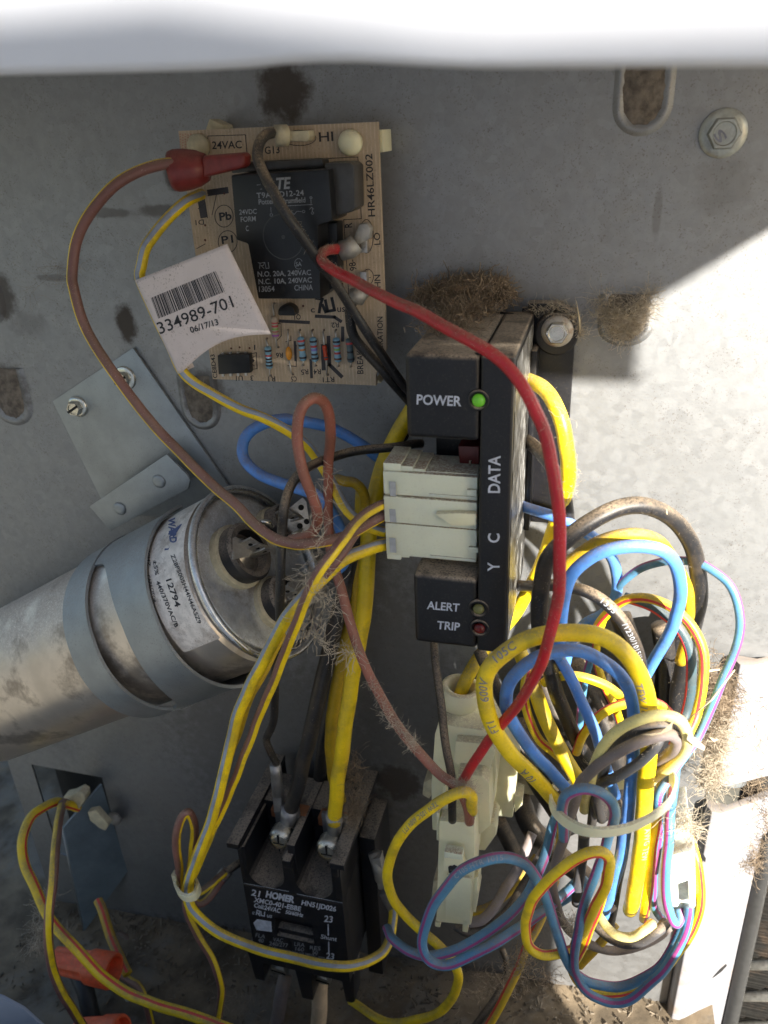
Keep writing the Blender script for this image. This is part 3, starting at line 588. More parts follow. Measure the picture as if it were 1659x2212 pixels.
# thick yellow / black going down to the contactor
w9 = wire('wire', 'thick yellow wire dropping straight to the right contactor screw', 36, 'Y',
  [(900,870,10),(864,929,12),(838,982,14),(820,1030,18),(806,1090,22),(798,1150,26),(794,1220,30),(787,1320,36),(778,1376,38),(762,1460,42),(747,1560,46),(737,1640,47),(729,1700,48),(722,1776,48)], fuzz=.8)
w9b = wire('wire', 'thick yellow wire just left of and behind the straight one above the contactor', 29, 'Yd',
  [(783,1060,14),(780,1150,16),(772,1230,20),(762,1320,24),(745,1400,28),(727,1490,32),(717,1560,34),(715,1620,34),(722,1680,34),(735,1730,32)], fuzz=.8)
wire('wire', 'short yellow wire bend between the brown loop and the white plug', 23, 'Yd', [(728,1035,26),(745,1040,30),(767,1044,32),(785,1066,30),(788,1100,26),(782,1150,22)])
w10 = wire('wire', 'thick black wire dropping to the left contactor screw', 36, 'K',
  [(880,900,8),(845,985,10),(815,1060,14),(775,1160,18),(750,1250,22),(735,1310,28),(718,1376,32),(698,1465,36),(677,1555,40),(655,1650,43),(640,1710,44),(626,1756,45)], fuzz=.6)
wire('wire', 'black wire lying in the shade directly behind the thick black contactor wire', 30, 'K', [(800,1130,6),(775,1230,8),(752,1330,12),(735,1420,14),(718,1510,16),(700,1600,18),(690,1680,20)])
# bundle from connector to tie
w7 = wire('wire', 'yellow wire with grey-blue stripe from white plug through left tie and across the contactor', 24, 'Y',
  [(845,1172,54),(835,1175,56),(810,1181,60),(785,1190,64),(758,1201,68),(732,1217,72),(705,1243,78),(684,1262,82),(655,1290,86),(621,1330,88),(596,1376,88),(564,1436,86),(534,1495,85),(510,1555,84),(495,1614,84),(482,1674,84),(467,1733,84),(450,1790,84),(427,1846,84),(411,1895,84),(404,1925,84),(414,1962,84),(443,1994,84),(491,2024,84),(545,2045,82),(603,2062,82),(662,2077,82),(705,2085,82),(736,2087,80),(765,2085,76),(795,2078,70),(826,2058,62),(842,2028,54),(848,1995,46),(850,1960,42)], ('Gs', 22, 21, 22), fuzz=2.2)
w6 = wire('wire', 'brown wire with broad yellow stripe at the right of the left bundle', 22, 'Br',
  [(842,1092,54),(824,1091,60),(793,1107,68),(765,1133,76),(745,1161,84),(722,1191,92),(703,1216,96),(684,1246,98),(662,1290,98),(642,1340,96),(614,1410,92),(588,1480,88),(562,1540,84),(540,1599,82),(512,1674,80),(487,1733,78),(460,1793,78),(436,1850,76),(415,1900,76),(408,1930,78)], ('Y', -38, 40), fuzz=2.2)
wire('wire', 'second brown and yellow wire leaving the white plug beside the brown one', 19, 'Br', [(842,1128,50),(824,1122,54),(800,1126,60),(775,1146,66),(750,1180,74),(725,1212,80),(700,1244,82)], ('Y', 50, 22))
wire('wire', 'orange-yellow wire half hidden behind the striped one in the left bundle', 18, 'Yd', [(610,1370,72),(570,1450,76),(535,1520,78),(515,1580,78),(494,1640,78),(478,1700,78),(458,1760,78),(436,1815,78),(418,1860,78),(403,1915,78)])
w8 = wire('wire', 'brown and yellow wire forming a small upright loop above the left cable tie', 18, 'Br',
  [(400,1935,74),(389,1915,76),(385,1864,78),(381,1815,80),(386,1783,80),(396,1762,80),(407,1756,79),(416,1770,77),(420,1800,75),(416,1840,73),(410,1880,72),(406,1925,72),(404,1965,74),(428,2020,76),(457,2071,78),(474,2118,80),(477,2165,80),(466,2225,80)], ('Y', 25, 34, 50), fuzz=2)
wire('wire', 'brown wire rising from the left cable tie toward the contactor side', 17, 'Bd', [(410,1925,66),(430,1927,64),(455,1911,60),(470,1897,56),(486,1884,52)], ('Y', 40, 25))
wire('wire', 'lower brown wire curling from the left cable tie up to the grey sleeve', 17, 'Br', [(412,1940,66),(428,1951,65),(442,1948,63),(456,1934,60),(470,1913,56),(488,1888,52)], ('Y', -50, 20))
b_ = MB().tube([P(478,1896,53),P(492,1880,50)], 3.2, 12); tag(b_.build('crimp_sleeve', BARREL, smooth=True), 'grey crimp sleeve joining brown wires left of the contactor', 'sleeve')
wire('wire', 'short black lead entering the left side of the contactor', 17, 'K', [(488,1885,51),(505,1872,48),(523,1862,44),(545,1855,38)])
# red
w11 = wire('wire', 'bright red wire crossing the black module and sweeping down to the pale connector', 25.5, 'R',
  [(748,534,27),(739,537,29),(722,539,33),(706,541,38),(695,548,42),(694,560,45),(706,573,48),(730,588,52),(760,604,57),(792,620,62),(858,653,72),(900,672,78),(942,694,83),(1001,727,89),(1061,763,93),(1105,801,95),(1137,843,97),(1158,885,98),(1178,935,99),(1194,1010,101),(1204,1084,103),(1210,1173,104),(1208,1260,104),(1199,1325,103),(1183,1390,102),(1162,1450,100),(1126,1511,98),(1079,1569,95),(1037,1628,91),(1003,1680,86),(986,1700,80)], fuzz=4)
w12 = wire('wire', 'dusty black wire from the HI terminal crossing the relay to the module', 23, 'K',
  [(600,284,26),(590,287,28),(574,294,36),(561,312,42),(557,345,46),(574,388,50),(593,420,50),(610,451,50),(632,485,49),(653,514,47),(687,561,43),(720,606,38),(759,666,34),(799,729,31),(845,795,27),(870,830,24),(900,862,20)], fuzz=1.8)
w13 = wire('wire', 'second black wire from the board edge running under the first to the module', 22, 'K',
  [(772,634,24),(769,641,26),(758,660,28),(756,685,28),(763,725,27),(792,762,26),(815,788,25),(838,815,24),(870,852,20),(895,880,16)], fuzz=2.5)
# right side, behind module
w14 = wire('wire', 'thick yellow wire bowing out right of the module from behind it', 32, 'Y',
  [(1120,815,14),(1144,822,20),(1168,834,26),(1185,852,30),(1200,878,34),(1213,910,36),(1221,945,37),(1227,995,37),(1225,1045,34),(1215,1090,30),(1198,1135,27),(1180,1190,25),(1160,1240,24),(1140,1278,24),(1115,1322,24),(1075,1370,28),(1040,1415,34),(1018,1450,40),(1004,1478,43),(990,1512,44)], fuzz=2)
w15 = wire('wire', 'black wire emerging behind the yellow one right of the module', 30, 'K',
  [(1120,945,14),(1144,957,18),(1174,986,24),(1196,1015,28),(1210,1042,30),(1222,1080,30),(1227,1120,28),(1226,1160,24)], fuzz=1.5)
w17 = wire('wire', 'plain blue wire passing right from behind the module toward the bundle', 24.5, 'B',
  [(1110,1090,18),(1138,1097,22),(1165,1105,26),(1216,1123,30),(1266,1150,32),(1300,1178,32),(1324,1212,30),(1332,1258,28),(1325,1300,26),(1300,1328,26),(1262,1350,26),(1235,1385,28),(1220,1440,30)], fuzz=1)
w18 = wire('wire', 'printed black wire curving right from the module bottom', 27, 'K',
  [(1095,1262,26),(1129,1267,34),(1156,1266,42),(1200,1264,50),(1239,1271,54),(1273,1282,57),(1307,1302,59),(1341,1336,60),(1365,1377,60),(1382,1421,58),(1388,1462,54),(1390,1510,50)], fuzz=.6)
wiretext(w18, .105, '10', 2.8, INKM); wiretext(w18, .36, '600', 2.8, INKM); wiretext(w18, .50, '1335', 2.8, INKM); wiretext(w18, .60, '/1230/1015/1011', 2.6, INKM)
# big loops right
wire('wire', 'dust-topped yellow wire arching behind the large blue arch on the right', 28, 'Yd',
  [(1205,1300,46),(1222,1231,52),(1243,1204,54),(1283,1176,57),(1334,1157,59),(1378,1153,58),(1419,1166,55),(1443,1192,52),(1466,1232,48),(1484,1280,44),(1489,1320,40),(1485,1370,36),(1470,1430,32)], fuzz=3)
w16 = wire('wire', 'thick light blue wire making the large arch on the right', 28.5, 'B',
  [(1205,1420,66),(1211,1343,68),(1218,1285,70),(1236,1240,71),(1273,1206,71),(1317,1186,71),(1368,1178,70),(1419,1184,68),(1451,1206,66),(1467,1243,64),(1468,1292,61),(1459,1336,58),(1442,1377,55),(1420,1414,52),(1398,1452,48),(1376,1490,44)], fuzz=1.2)
w15b = wire('wire', 'thick dusty black wire forming the tallest arch on the right', 36, 'K',
  [(1335,1745,40),(1310,1705,42),(1269,1640,46),(1239,1584,50),(1207,1509,56),(1185,1435,60),(1167,1370,62),(1165,1300,64),(1172,1240,66),(1188,1200,68),(1215,1172,68),(1255,1140,66),(1307,1109,63),(1351,1095,60),(1395,1094,57),(1435,1108,54),(1468,1136,51),(1493,1174,48),(1507,1224,45),(1511,1275,42),(1506,1326,38),(1492,1377,34),(1476,1428,30),(1465,1480,26),(1460,1540,24)], fuzz=3)
w27 = wire('wire', 'blue wire with pink edge making the outermost loop at the far right', 19, 'Bt',
  [(1330,1280,26),(1344,1257,30),(1385,1226,34),(1429,1212,38),(1476,1210,42),(1510,1216,46),(1537,1230,48),(1570,1256,50),(1590,1292,52),(1600,1338,54),(1597,1377,55),(1583,1421,56),(1562,1468,58),(1539,1522,60),(1510,1588,64),(1488,1622,68),(1458,1665,74),(1427,1711,80),(1422,1750,82),(1424,1802,84),(1418,1845,84),(1412,1899,82),(1413,1950,78),(1424,1980,72),(1440,1990,66)], ('Pk', -45, 20, -20), fuzz=1)
w26 = wire('wire', 'yellow wire with red stripe arching at the right inside the blue loop', 22, 'Y',
  [(1285,1365,30),(1300,1340,34),(1334,1306,40),(1368,1293,44),(1409,1295,48),(1452,1313,51),(1487,1344,53),(1510,1384,55),(1521,1428,57),(1518,1478,59),(1506,1540,62),(1488,1579,66),(1462,1630,70),(1436,1680,74),(1424,1720,78),(1418,1772,84),(1410,1824,86),(1403,1888,86),(1397,1942,84),(1393,1972,78),(1390,1985,66)], ('Rs', -10, 17, 40), fuzz=1)
w29 = wire('wire', 'dark teal wire with maroon edge hanging inside the yellow arch', 23, 'T',
  [(1350,1290,34),(1402,1309,38),(1434,1328,40),(1462,1352,42),(1482,1388,43),(1492,1428,44),(1492,1488,45),(1484,1530,46),(1474,1560,48),(1455,1610,50)], ('Rs', 55, 18), fuzz=1)
wire('wire', 'thin yellow wire going down under the printed black wire', 18, 'Y', [(1330,1285,24),(1300,1345,24),(1288,1395,26),(1290,1430,28),(1303,1472,30),(1325,1520,32),(1340,1560,32)], ('Rs', 60, 20))
wire('wire', 'pale yellow wire arcing left to right beneath the large yellow arch', 21, 'Y', [(1175,1475,54),(1204,1461,56),(1237,1458,57),(1274,1466,57),(1311,1484,56),(1341,1505,54),(1370,1530,50)], fuzz=1)
w25 = wire('wire', 'yellow wire with red top edge arching low behind the central strands', 21, 'Y', [(1245,1625,50),(1259,1588,54),(1280,1561,57),(1305,1540,58),(1335,1525,58),(1385,1514,56),(1425,1522,54),(1452,1550,52),(1465,1585,50)], ('Rs', -62, 20), fuzz=.5)
w23 = wire('wire', 'yellow wire with red stripe tucked left of the central yellow strand', 20, 'Y', [(1150,1420,52),(1135,1470,56),(1134,1520,58),(1147,1566,60),(1166,1600,60),(1192,1622,58),(1225,1650,54)], ('Rs', -10, 14), fuzz=.5)
w21 = wire('wire', 'thick yellow strand slanting down through the middle of the bundle', 33, 'Y', [(1120,1400,40),(1140,1450,50),(1159,1500,56),(1180,1556,60),(1214,1626,63),(1246,1680,65),(1275,1730,64)], fuzz=.5)
w22 = wire('wire', 'blue strand slanting down right of the black one in the bundle', 25, 'B', [(1200,1395,58),(1208,1420,60),(1233,1465,64),(1260,1524,66),(1285,1582,67),(1305,1645,66),(1330,1720,62)], fuzz=.8)
wire('wire', 'dark wire crossing behind the left side of the big yellow loop', 27, 'K', [(1035,1405,46),(1052,1440,50),(1072,1490,52),(1092,1530,52),(1130,1590,48),(1170,1650,44),(1210,1720,42)])
w20 = wire('wire', 'light blue wire nested inside the big printed yellow loop', 28.5, 'B',
  [(1250,1730,76),(1224,1705,80),(1192,1671,84),(1152,1627,88),(1119,1583,90),(1099,1542,91),(1094,1512,92),(1100,1476,92),(1127,1443,91),(1165,1418,90),(1210,1405,89),(1255,1407,88),(1305,1432,88),(1345,1466,88),(1364,1505,88),(1369,1564,88),(1367,1640,88),(1362,1701,87),(1354,1778,86),(1342,1850,84),(1330,1890,82),(1316,1935,78),(1303,1985,70)], fuzz=1.5)
w19 = wire('wire', 'thick printed yellow wire forming the big loop beneath the module', 37, 'Y',
  [(1225,1760,78),(1203,1736,82),(1180,1708,86),(1150,1675,90),(1108,1630,94),(1072,1580,96),(1051,1530,98),(1045,1480,98),(1060,1440,98),(1091,1410,97),(1132,1385,96),(1185,1370,95),(1240,1367,94),(1290,1374,94),(1334,1396,94),(1367,1432,94),(1390,1478,94),(1400,1529,94),(1403,1580,93),(1399,1640,92),(1394,1701,91),(1388,1793,90),(1379,1865,88),(1372,1905,87),(1366,1945,84),(1362,1962,76),(1360,1966,66)], fuzz=1)
wiretext(w19, .115, '10 A', 4.0, INKD, ang=-35); wiretext(w19, .215, 'FT1', 3.8, INKD, ang=-5); wiretext(w19, .262, '600V', 4.0, INKD, ang=-5); wiretext(w19, .315, '105C', 3.8, INKD, ang=-10); wiretext(w19, .50, 'TEW 105C 600V', 3.2, INKD, ang=30); wiretext(w19, .72, 'AWG TEW', 3.2, INKD, ang=-40)
w30 = wire('wire', 'grey brown wire coiled in the small loop above the large cable tie', 23.5, 'G',
  [(1446,2002,54),(1416,2026,58),(1373,2045,62),(1330,2054,64),(1298,2050,66),(1270,2038,68),(1228,2008,72),(1207,1970,76),(1195,1920,78),(1201,1867,80),(1218,1813,84),(1231,1770,88),(1242,1730,92),(1253,1695,95),(1274,1671,97),(1305,1643,99),(1351,1616,100),(1396,1597,100),(1427,1588,99),(1449,1587,97),(1461,1600,95),(1454,1620,92),(1436,1636,88),(1405,1658,82)], fuzz=1.5)
w31 = wire('wire', 'cream yellow wire making the widest ring of the small coil', 24, 'C',
  [(1262,1750,82),(1266,1720,86),(1274,1692,90),(1287,1650,95),(1305,1610,98),(1336,1578,100),(1373,1557,101),(1415,1545,101),(1453,1549,100),(1477,1568,98),(1487,1596,96),(1477,1626,93),(1451,1653,90),(1421,1675,86),(1395,1700,80)], fuzz=1.5)
w32 = wire('wire', 'dark grey wire crossing low inside the small coil', 23, 'Dk', [(1300,1770,84),(1288,1725,88),(1299,1692,90),(1335,1678,93),(1378,1652,95),(1410,1622,96),(1424,1598,95),(1432,1575,92)], fuzz=1.2)
wire('wire', 'dark grey wire curving under the cream ring of the small coil', 23, 'Dk', [(1278,1780,80),(1284,1730,84),(1300,1680,88),(1318,1630,91),(1347,1594,94),(1384,1575,96),(1427,1567,96),(1456,1575,94),(1467,1598,90),(1455,1625,84)], fuzz=.8)
w28 = wire('wire', 'blue wire with pink stripe hooking up into the small white connector', 21, 'Bt',
  [(1462,1640,60),(1456,1690,72),(1449,1748,84),(1446,1802,90),(1440,1856,92),(1438,1910,92),(1441,1950,92),(1452,1985,91),(1463,1995,90),(1470,1982,88),(1466,1962,86)], ('Pk', 35, 24), fuzz=.8)
w33 = wire('wire', 'blue wire with pink line ringing over the big cable tie then sweeping down', 21.5, 'Bt',
  [(1218,1810,96),(1216,1766,102),(1214,1742,105),(1222,1721,107),(1244,1709,108),(1270,1706,108),(1300,1714,107),(1321,1731,105),(1330,1755,102),(1326,1777,98),(1313,1811,92),(1302,1845,90),(1287,1888,90),(1270,1931,92),(1254,1985,94),(1245,2039,94),(1241,2081,93),(1244,2105,92),(1257,2130,90),(1283,2153,89),(1323,2166,88),(1366,2157,88),(1412,2119,88),(1451,2070,88),(1476,2024,88),(1487,1981,88),(1489,1955,87)], ('Pk', 30, 20, 30), fuzz=1.2)
w34 = wire('wire', 'blue wire with pink edge forming the big oval loop left of the front connector', 22, 'Bt',
  [(1250,1700,50),(1215,1735,56),(1195,1780,60),(1180,1839,64),(1156,1899,70),(1135,1938,74),(1091,1985,80),(1031,2030,86),(966,2058,90),(921,2066,92),(882,2054,90),(850,2030,84),(836,2005,76)], ('Pk', -40, 18), fuzz=1)
w34b = wire('wire', 'blue wire with pink edge looping over the front connector then under to the right', 22.5, 'Bt',
  [(1250,1900,60),(1220,1930,70),(1171,1970,84),(1120,2005,94),(1076,2034,100),(1016,2066,104),(966,2085,106),(930,2076,107),(912,2047,107),(915,2009,107),(936,1958,107),(966,1914,108),(1001,1879,108),(1046,1858,107),(1091,1852,105),(1130,1866,103),(1159,1899,101),(1180,1938,99),(1198,1997,97),(1215,2052,94),(1233,2092,90),(1265,2117,86),(1300,2128,84),(1338,2131,83),(1381,2119,82),(1421,2092,82),(1451,2055,82),(1470,2009,82),(1481,1969,82)], ('Pk', -48, 16, 20), fuzz=1.5)
wiretext(w34b, .425, 'C 105 HTR 1015', 2.4, INKM, ang=5)
w35 = wire('wire', 'bright yellow wire with red stripe making the tilted loop beneath the cable tie', 22, 'Y',
  [(1235,2052,86),(1207,2059,92),(1174,2062,96),(1150,2052,99),(1138,2030,102),(1136,1988,105),(1150,1949,108),(1180,1908,110),(1225,1866,111),(1263,1843,111),(1293,1837,110),(1311,1846,109),(1317,1866,107),(1313,1895,105),(1302,1925,102),(1287,1957,99),(1272,1990,94),(1255,2020,88),(1240,2045,80),(1232,2080,78),(1243,2115,78),(1268,2138,78),(1300,2148,78),(1336,2148,78),(1376,2137,78),(1420,2110,79),(1454,2070,80),(1484,2030,80),(1504,1982,80),(1513,1933,80),(1511,1887,80),(1501,1847,78),(1488,1812,74),(1478,1785,70)], ('Rs', 38, 15, 20), fuzz=1.2)
wire('wire', 'second yellow and red strand hanging behind the tilted yellow loop', 20, 'Y', [(1310,1840,84),(1312,1880,86),(1306,1920,88),(1294,1962,88),(1276,2006,86),(1258,2050,84),(1240,2080,78)], ('Rs', -30, 16))
wire('wire', 'short yellow wire crossing behind the lower blue strands', 20, 'Yd', [(1330,1995,60),(1304,2028,64),(1280,2055,66),(1252,2085,66)])
wire('wire', 'dark wire hanging behind the blue strand below the cable tie', 28, 'K', [(1350,1760,66),(1347,1813,68),(1336,1880,70),(1325,1940,70),(1315,1995,66),(1312,2020,58)], fuzz=.5)
wire('wire', 'dark grey wire hanging behind the tilted yellow loop', 24, 'Dk', [(1262,1800,66),(1258,1850,66),(1252,1900,66),(1246,1950,64)])
wire('wire', 'narrow yellow strand below the left part of the large cable tie', 18, 'Yd', [(1215,1760,74),(1212,1800,72),(1204,1850,68),(1190,1900,64)])
w37 = wire('wire', 'dark grey wire swinging low between the yellow loop and the white connector', 22, 'Dk', [(1270,1975,70),(1291,2002,76),(1318,2026,80),(1350,2038,82),(1384,2034,84),(1420,2011,84),(1438,1993,80)], fuzz=.8)
wire('wire', 'pale cream wire swinging above the dark grey one', 20, 'C', [(1285,1960,74),(1296,1981,80),(1313,2005,84),(1334,2021,87),(1362,2024,88),(1390,2010,88),(1411,1994,84)], fuzz=.8)
w38 = wire('wire', 'yellow wire curving in a wide C from the front connector around to the contactor', 21.5, 'Y',
  [(1020,1752,82),(1020,1738,86),(1019,1722,90),(1006,1711,92),(988,1712,93),(960,1725,93),(927,1747,92),(882,1786,90),(852,1832,88),(838,1884,86),(846,1935,85),(872,1974,84),(910,2010,84),(948,2042,84),(977,2074,84),(989,2110,82),(979,2152,80),(948,2186,78),(897,2204,74),(852,2209,70),(820,2202,66),(790,2184,60),(758,2162,52)], fuzz=3)
wiretext(w38, .12, 'TEW 105C 600V FT1', 2.6, INKD)
w39 = wire('wire', 'yellow wire with red edge running off the bottom edge below the oval loop', 19, 'Yd', [(1200,1900,40),(1168,1985,50),(1138,2045,60),(1120,2092,66),(1091,2152,72),(1050,2225,78)], ('Rs', 48, 20))
wire('wire', 'dark lead beside the yellow one running off the bottom edge', 16, 'K', [(1108,2095,40),(1080,2140,48),(1050,2185,54),(1020,2225,58)])
wire('wire', 'lavender grey wire bending into the back of the front connector', 22, 'L', [(1150,1800,40),(1118,1878,50),(1091,1920,58),(1067,1961,64),(1040,1987,68),(1015,1992,68)], fuzz=.8)
wire('wire', 'dull yellow wire between the lavender and dark grey ones behind the connector', 18, 'Yd', [(1160,1850,38),(1130,1890,44),(1100,1925,48),(1060,1955,52),(1020,1970,54)])
wire('wire', 'dark grey wire curving below the front connector', 22, 'Dk', [(1180,1830,44),(1132,1914,54),(1100,1966,62),(1055,2003,68),(1016,2014,70),(985,2000,68)], fuzz=.8)
wire('wire', 'steel blue wire with pink line descending behind the right of the oval loop', 20, 'Bt', [(1270,1900,40),(1230,1935,44),(1190,1960,46)])
w41 = wire('wire', 'dusty black wire dropping from the module into the front connector', 18.5, 'K', [(936,1380,46),(939,1400,50),(942,1435,54),(951,1509,62),(962,1598,72),(971,1658,78),(975,1695,81),(977,1730,81),(977,1772,78)], fuzz=3)
# lower left
w42 = wire('wire', 'yellow wire with red stripe curving down the lower left in front of the wire nut', 22, 'Y',
  [(168,1745,14),(145,1737,20),(120,1733,28),(87,1748,38),(62,1773,48),(48,1816,58),(54,1867,66),(76,1918,74),(105,1980,82),(145,2028,88),(182,2068,92),(225,2111,95),(276,2144,97),(327,2166,98),(382,2184,98),(455,2208,98),(500,2225,98)], ('Rs', -28, 14, -14), fuzz=2)
w43 = wire('wire', 'brown and yellow wire hanging down at the lower left edge', 20, 'Br',
  [(150,1742,16),(138,1734,24),(131,1750,36),(127,1775,48),(119,1846,70),(112,1918,84),(106,1973,92),(105,2045,98),(115,2100,100),(138,2151,102),(175,2212,102),(190,2235,102)], ('Y', 8, 34, 30), fuzz=2)
wire('wire', 'yellow wire with red stripe slanting down right of the wire nut', 20, 'Yd', [(212,1945,30),(220,1965,34),(236,2013,42),(254,2059,50),(276,2104,58)], ('Rs', 0, 16))
wire('wire', 'dim brown wire curving down behind at the lower left floor', 22, 'Bd', [(235,2015,10),(252,2018,14),(278,2035,18),(295,2065,22),(301,2105,26),(302,2170,28),(301,2230,28)])
wire('wire', 'thin white lead hanging from the wire nut', 8, 'W', [(245,2120,50),(258,2136,52),(273,2156,54),(287,2180,56),(291,2225,56)])
wire('wire', 'brown wire leaving the open end of the orange wire nut', 16, 'Br', [(236,2100,50),(260,2105,54),(282,2118,56),(300,2130,58),(314,2163,62),(330,2225,66)], ('Y', -40, 22))
wire('wire', 'dark brown wire behind the lower end of the grey flap', 13, 'Bd', [(183,1990,6),(180,2010,8),(177,2040,12)])
wire('wire', 'thick beige wire under the right bottom screw of the contactor', 35, 'P', [(695,2110,40),(692,2130,44),(690,2170,48),(687,2230,52)], fuzz=.5)
wire('wire', 'thick dirty grey wire under the left bottom screw of the contactor', 30, 'G', [(617,2105,38),(612,2130,42),(604,2170,46),(595,2230,50)])
wire('wire', 'short black cable end below the oval loop', 14, 'K', [(1085,2050,20),(1092,2070,22),(1094,2095,24),(1090,2120,24)])
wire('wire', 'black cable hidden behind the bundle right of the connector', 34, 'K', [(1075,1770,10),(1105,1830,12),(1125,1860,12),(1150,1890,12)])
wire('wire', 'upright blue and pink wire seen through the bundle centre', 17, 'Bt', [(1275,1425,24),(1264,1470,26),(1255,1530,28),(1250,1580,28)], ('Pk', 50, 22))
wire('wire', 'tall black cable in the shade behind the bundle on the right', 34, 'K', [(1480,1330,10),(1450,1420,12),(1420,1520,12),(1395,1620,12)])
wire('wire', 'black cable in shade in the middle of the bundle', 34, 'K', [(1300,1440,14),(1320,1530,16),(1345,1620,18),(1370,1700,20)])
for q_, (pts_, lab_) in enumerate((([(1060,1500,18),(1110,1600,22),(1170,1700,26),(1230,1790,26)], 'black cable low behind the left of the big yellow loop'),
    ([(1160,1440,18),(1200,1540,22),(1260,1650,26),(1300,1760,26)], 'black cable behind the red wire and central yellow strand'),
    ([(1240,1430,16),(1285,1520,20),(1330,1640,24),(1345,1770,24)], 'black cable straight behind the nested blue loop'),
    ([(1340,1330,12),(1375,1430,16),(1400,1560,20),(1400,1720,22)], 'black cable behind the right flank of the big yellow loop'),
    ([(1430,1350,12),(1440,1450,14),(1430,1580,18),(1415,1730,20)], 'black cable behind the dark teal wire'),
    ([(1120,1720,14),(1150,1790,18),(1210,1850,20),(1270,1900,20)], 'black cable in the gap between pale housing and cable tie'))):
    wire('wire', lab_, 46, 'K', pts_)  # black cables added to darken the shaded gaps between the loops
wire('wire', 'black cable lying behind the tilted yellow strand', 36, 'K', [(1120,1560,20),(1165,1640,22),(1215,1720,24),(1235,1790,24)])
# ---------------------------------------------------------------- terminals on the wires
t = empty('spade_terminal', P(430,362,36), 'translucent red insulated spade terminal at the top left of the board', 'terminal')
a, b = P(380,369,36), P(442,362,34); ax = b-a
o = MB().lathe(P(372,370,36), ax, [(6.2,0),(6.6,1.5),(6.4,5),(5.6,9),(4.2,12)], 20).build('flared_sleeve', REDV, t, smooth=True); o.scale = (1,1,1)
MB().prism([P(*zA(*p), 38) for p in ((1195,925),(1440,905),(1452,930),(1450,985),(1430,1000),(1200,1055))], (0,0,-6)).build('flat_barrel', REDV, t, bevel=1.4, seg=3)
def quickt(name, pts, label, m=BARREL, h=3, nm2='crimp', cyl=None, o=26):
    r = empty(name, P(*pts[0], o), label, 'terminal'); MB().prism([P(x, y, o) for x, y in pts], (0,0,-h)).build('receptacle', m, r, bevel=.5)
    if cyl: MB().tube([P(*q) for q in cyl[0]], cyl[1], 12).build('crimp', m, r, smooth=True)
    return r
PALE = mat('pale_oxidised_terminal', (.42,.41,.38), .5, .5, bump=.5, bscale=700, dust=.7)
quickt('ring_terminal', [zB(*p) for p in ((1310,900),(1350,800),(1400,795),(1425,830),(1415,900),(1350,930),(1320,960))], 'grey crimped flag terminal holding the red wire on the board', PALE, 4, cyl=([(*zB(1235,975),29),(*zB(1290,960),29),(*zB(1330,925),28)], 3.4))
quickt('ring_terminal', [zB(*p) for p in ((1330,1250),(1370,1230),(1410,1240),(1400,1280),(1365,1320),(1340,1310))], 'grey crimped flag terminal below the red wire on the board', PALE, 4, cyl=([(*zB(1305,1275),27),(*zB(1345,1270),27),(*zB(1370,1275),26)], 3.0))
quickt('spade_terminal', [zB(*p) for p in ((830,195),(1020,188),(1028,230),(1010,262),(830,258))], 'greenish sleeved terminal beside the HI marking on the board', NYLD, 6, cyl=([(*zB(800,225),27),(*zB(850,222),26),(*zB(880,222),25)], 3.3))
quickt('spade_terminal', [zU(*p) for p in ((478,390),(575,355),(580,540),(492,560))], 'grey metal spade terminal on the thin black wire above the contactor', BARREL, 4, cyl=([(594,1652,49),(597,1668,48),(598,1690,47),(600,1715,46)], 2.6), o=46)
t2 = quickt('spade_terminal', [zJ(*p) for p in ((1225,340),(1285,330),(1310,470),(1320,560),(1270,560),(1240,420))], 'grey dusty spade terminal on the right flank of the contactor', PALE, 5, cyl=([(*zJ(1240,290),40),(*zJ(1268,380),42),(*zJ(1290,480),43)], 3), o=44)
quickt('spade_terminal', [zJ(*p) for p in ((1275,600),(1335,590),(1380,690),(1390,760),(1340,720))], 'dark grey terminal at the end of the striped yellow wire', BARREL, 6, o=44)
# ---------------------------------------------------------------- paper tag
tg = empty('paper_tag', P(430,660,46), 'white paper flag tag with barcode wrapped round the yellow wire', 'tag')
sT = lambda x, y: onpl(x, y, TA, TN); sT2 = lambda x, y: onpl(x, y, TA+TN*.12, TN)
mb = MB(); rows = 22; wrap = 8
Lx = [(318,590),(322,600),(403,798)]
vs = []; cols = 0
for j in range(rows+1):
    t_ = j/rows; L = Vector((300+(393-300)*t_, 602+(804-602)*t_)); R = Vector((490+(585-490)*t_, 527+(722-527)*t_))
    if t_ > .85: pass
    row = []; pl = sT(*L); pr = sT(*R); dirx = (pr-pl).normalized(); rr = 3.7
    for k in range(wrap+1):                                     # wrap round the wire at the left edge
        a = math.pi*1.05*(1-k/wrap); row.append(pl-TN*rr+(-dirx*math.sin(a)+TN*math.cos(a))*rr)
    sag = 20*math.sin(math.pi*.5) if False else 0
    for k in range(1, 15):
        s_ = k/14; q = L.lerp(R, s_)
        cut = max(0, t_-.5)*2; q = q+Vector((-.42, -1)).normalized()*(26*math.sin(math.pi*s_)*cut*cut)
        bow = .9*math.sin(math.pi*s_)*math.sin(t_*3); row.append(sT(*q)+TN*(bow*0))
    vs += row; cols = len(row)
mb.add(vs, [(i*cols+j, i*cols+j+1, (i+1)*cols+j+1, (i+1)*cols+j) for i in range(rows) for j in range(cols-1)])
o = mb.build('tag_sheet', PAPER, tg, smooth=True); md = o.modifiers.new('thickness', 'SOLIDIFY'); md.thickness = .00025; md.offset = -1
bm_ = MB(); rb = random.Random(3); s_ = 0.0
tl, trr, bl, br = zB(-8,1282), zB(412,1106), zB(40,1418), zB(472,1242)
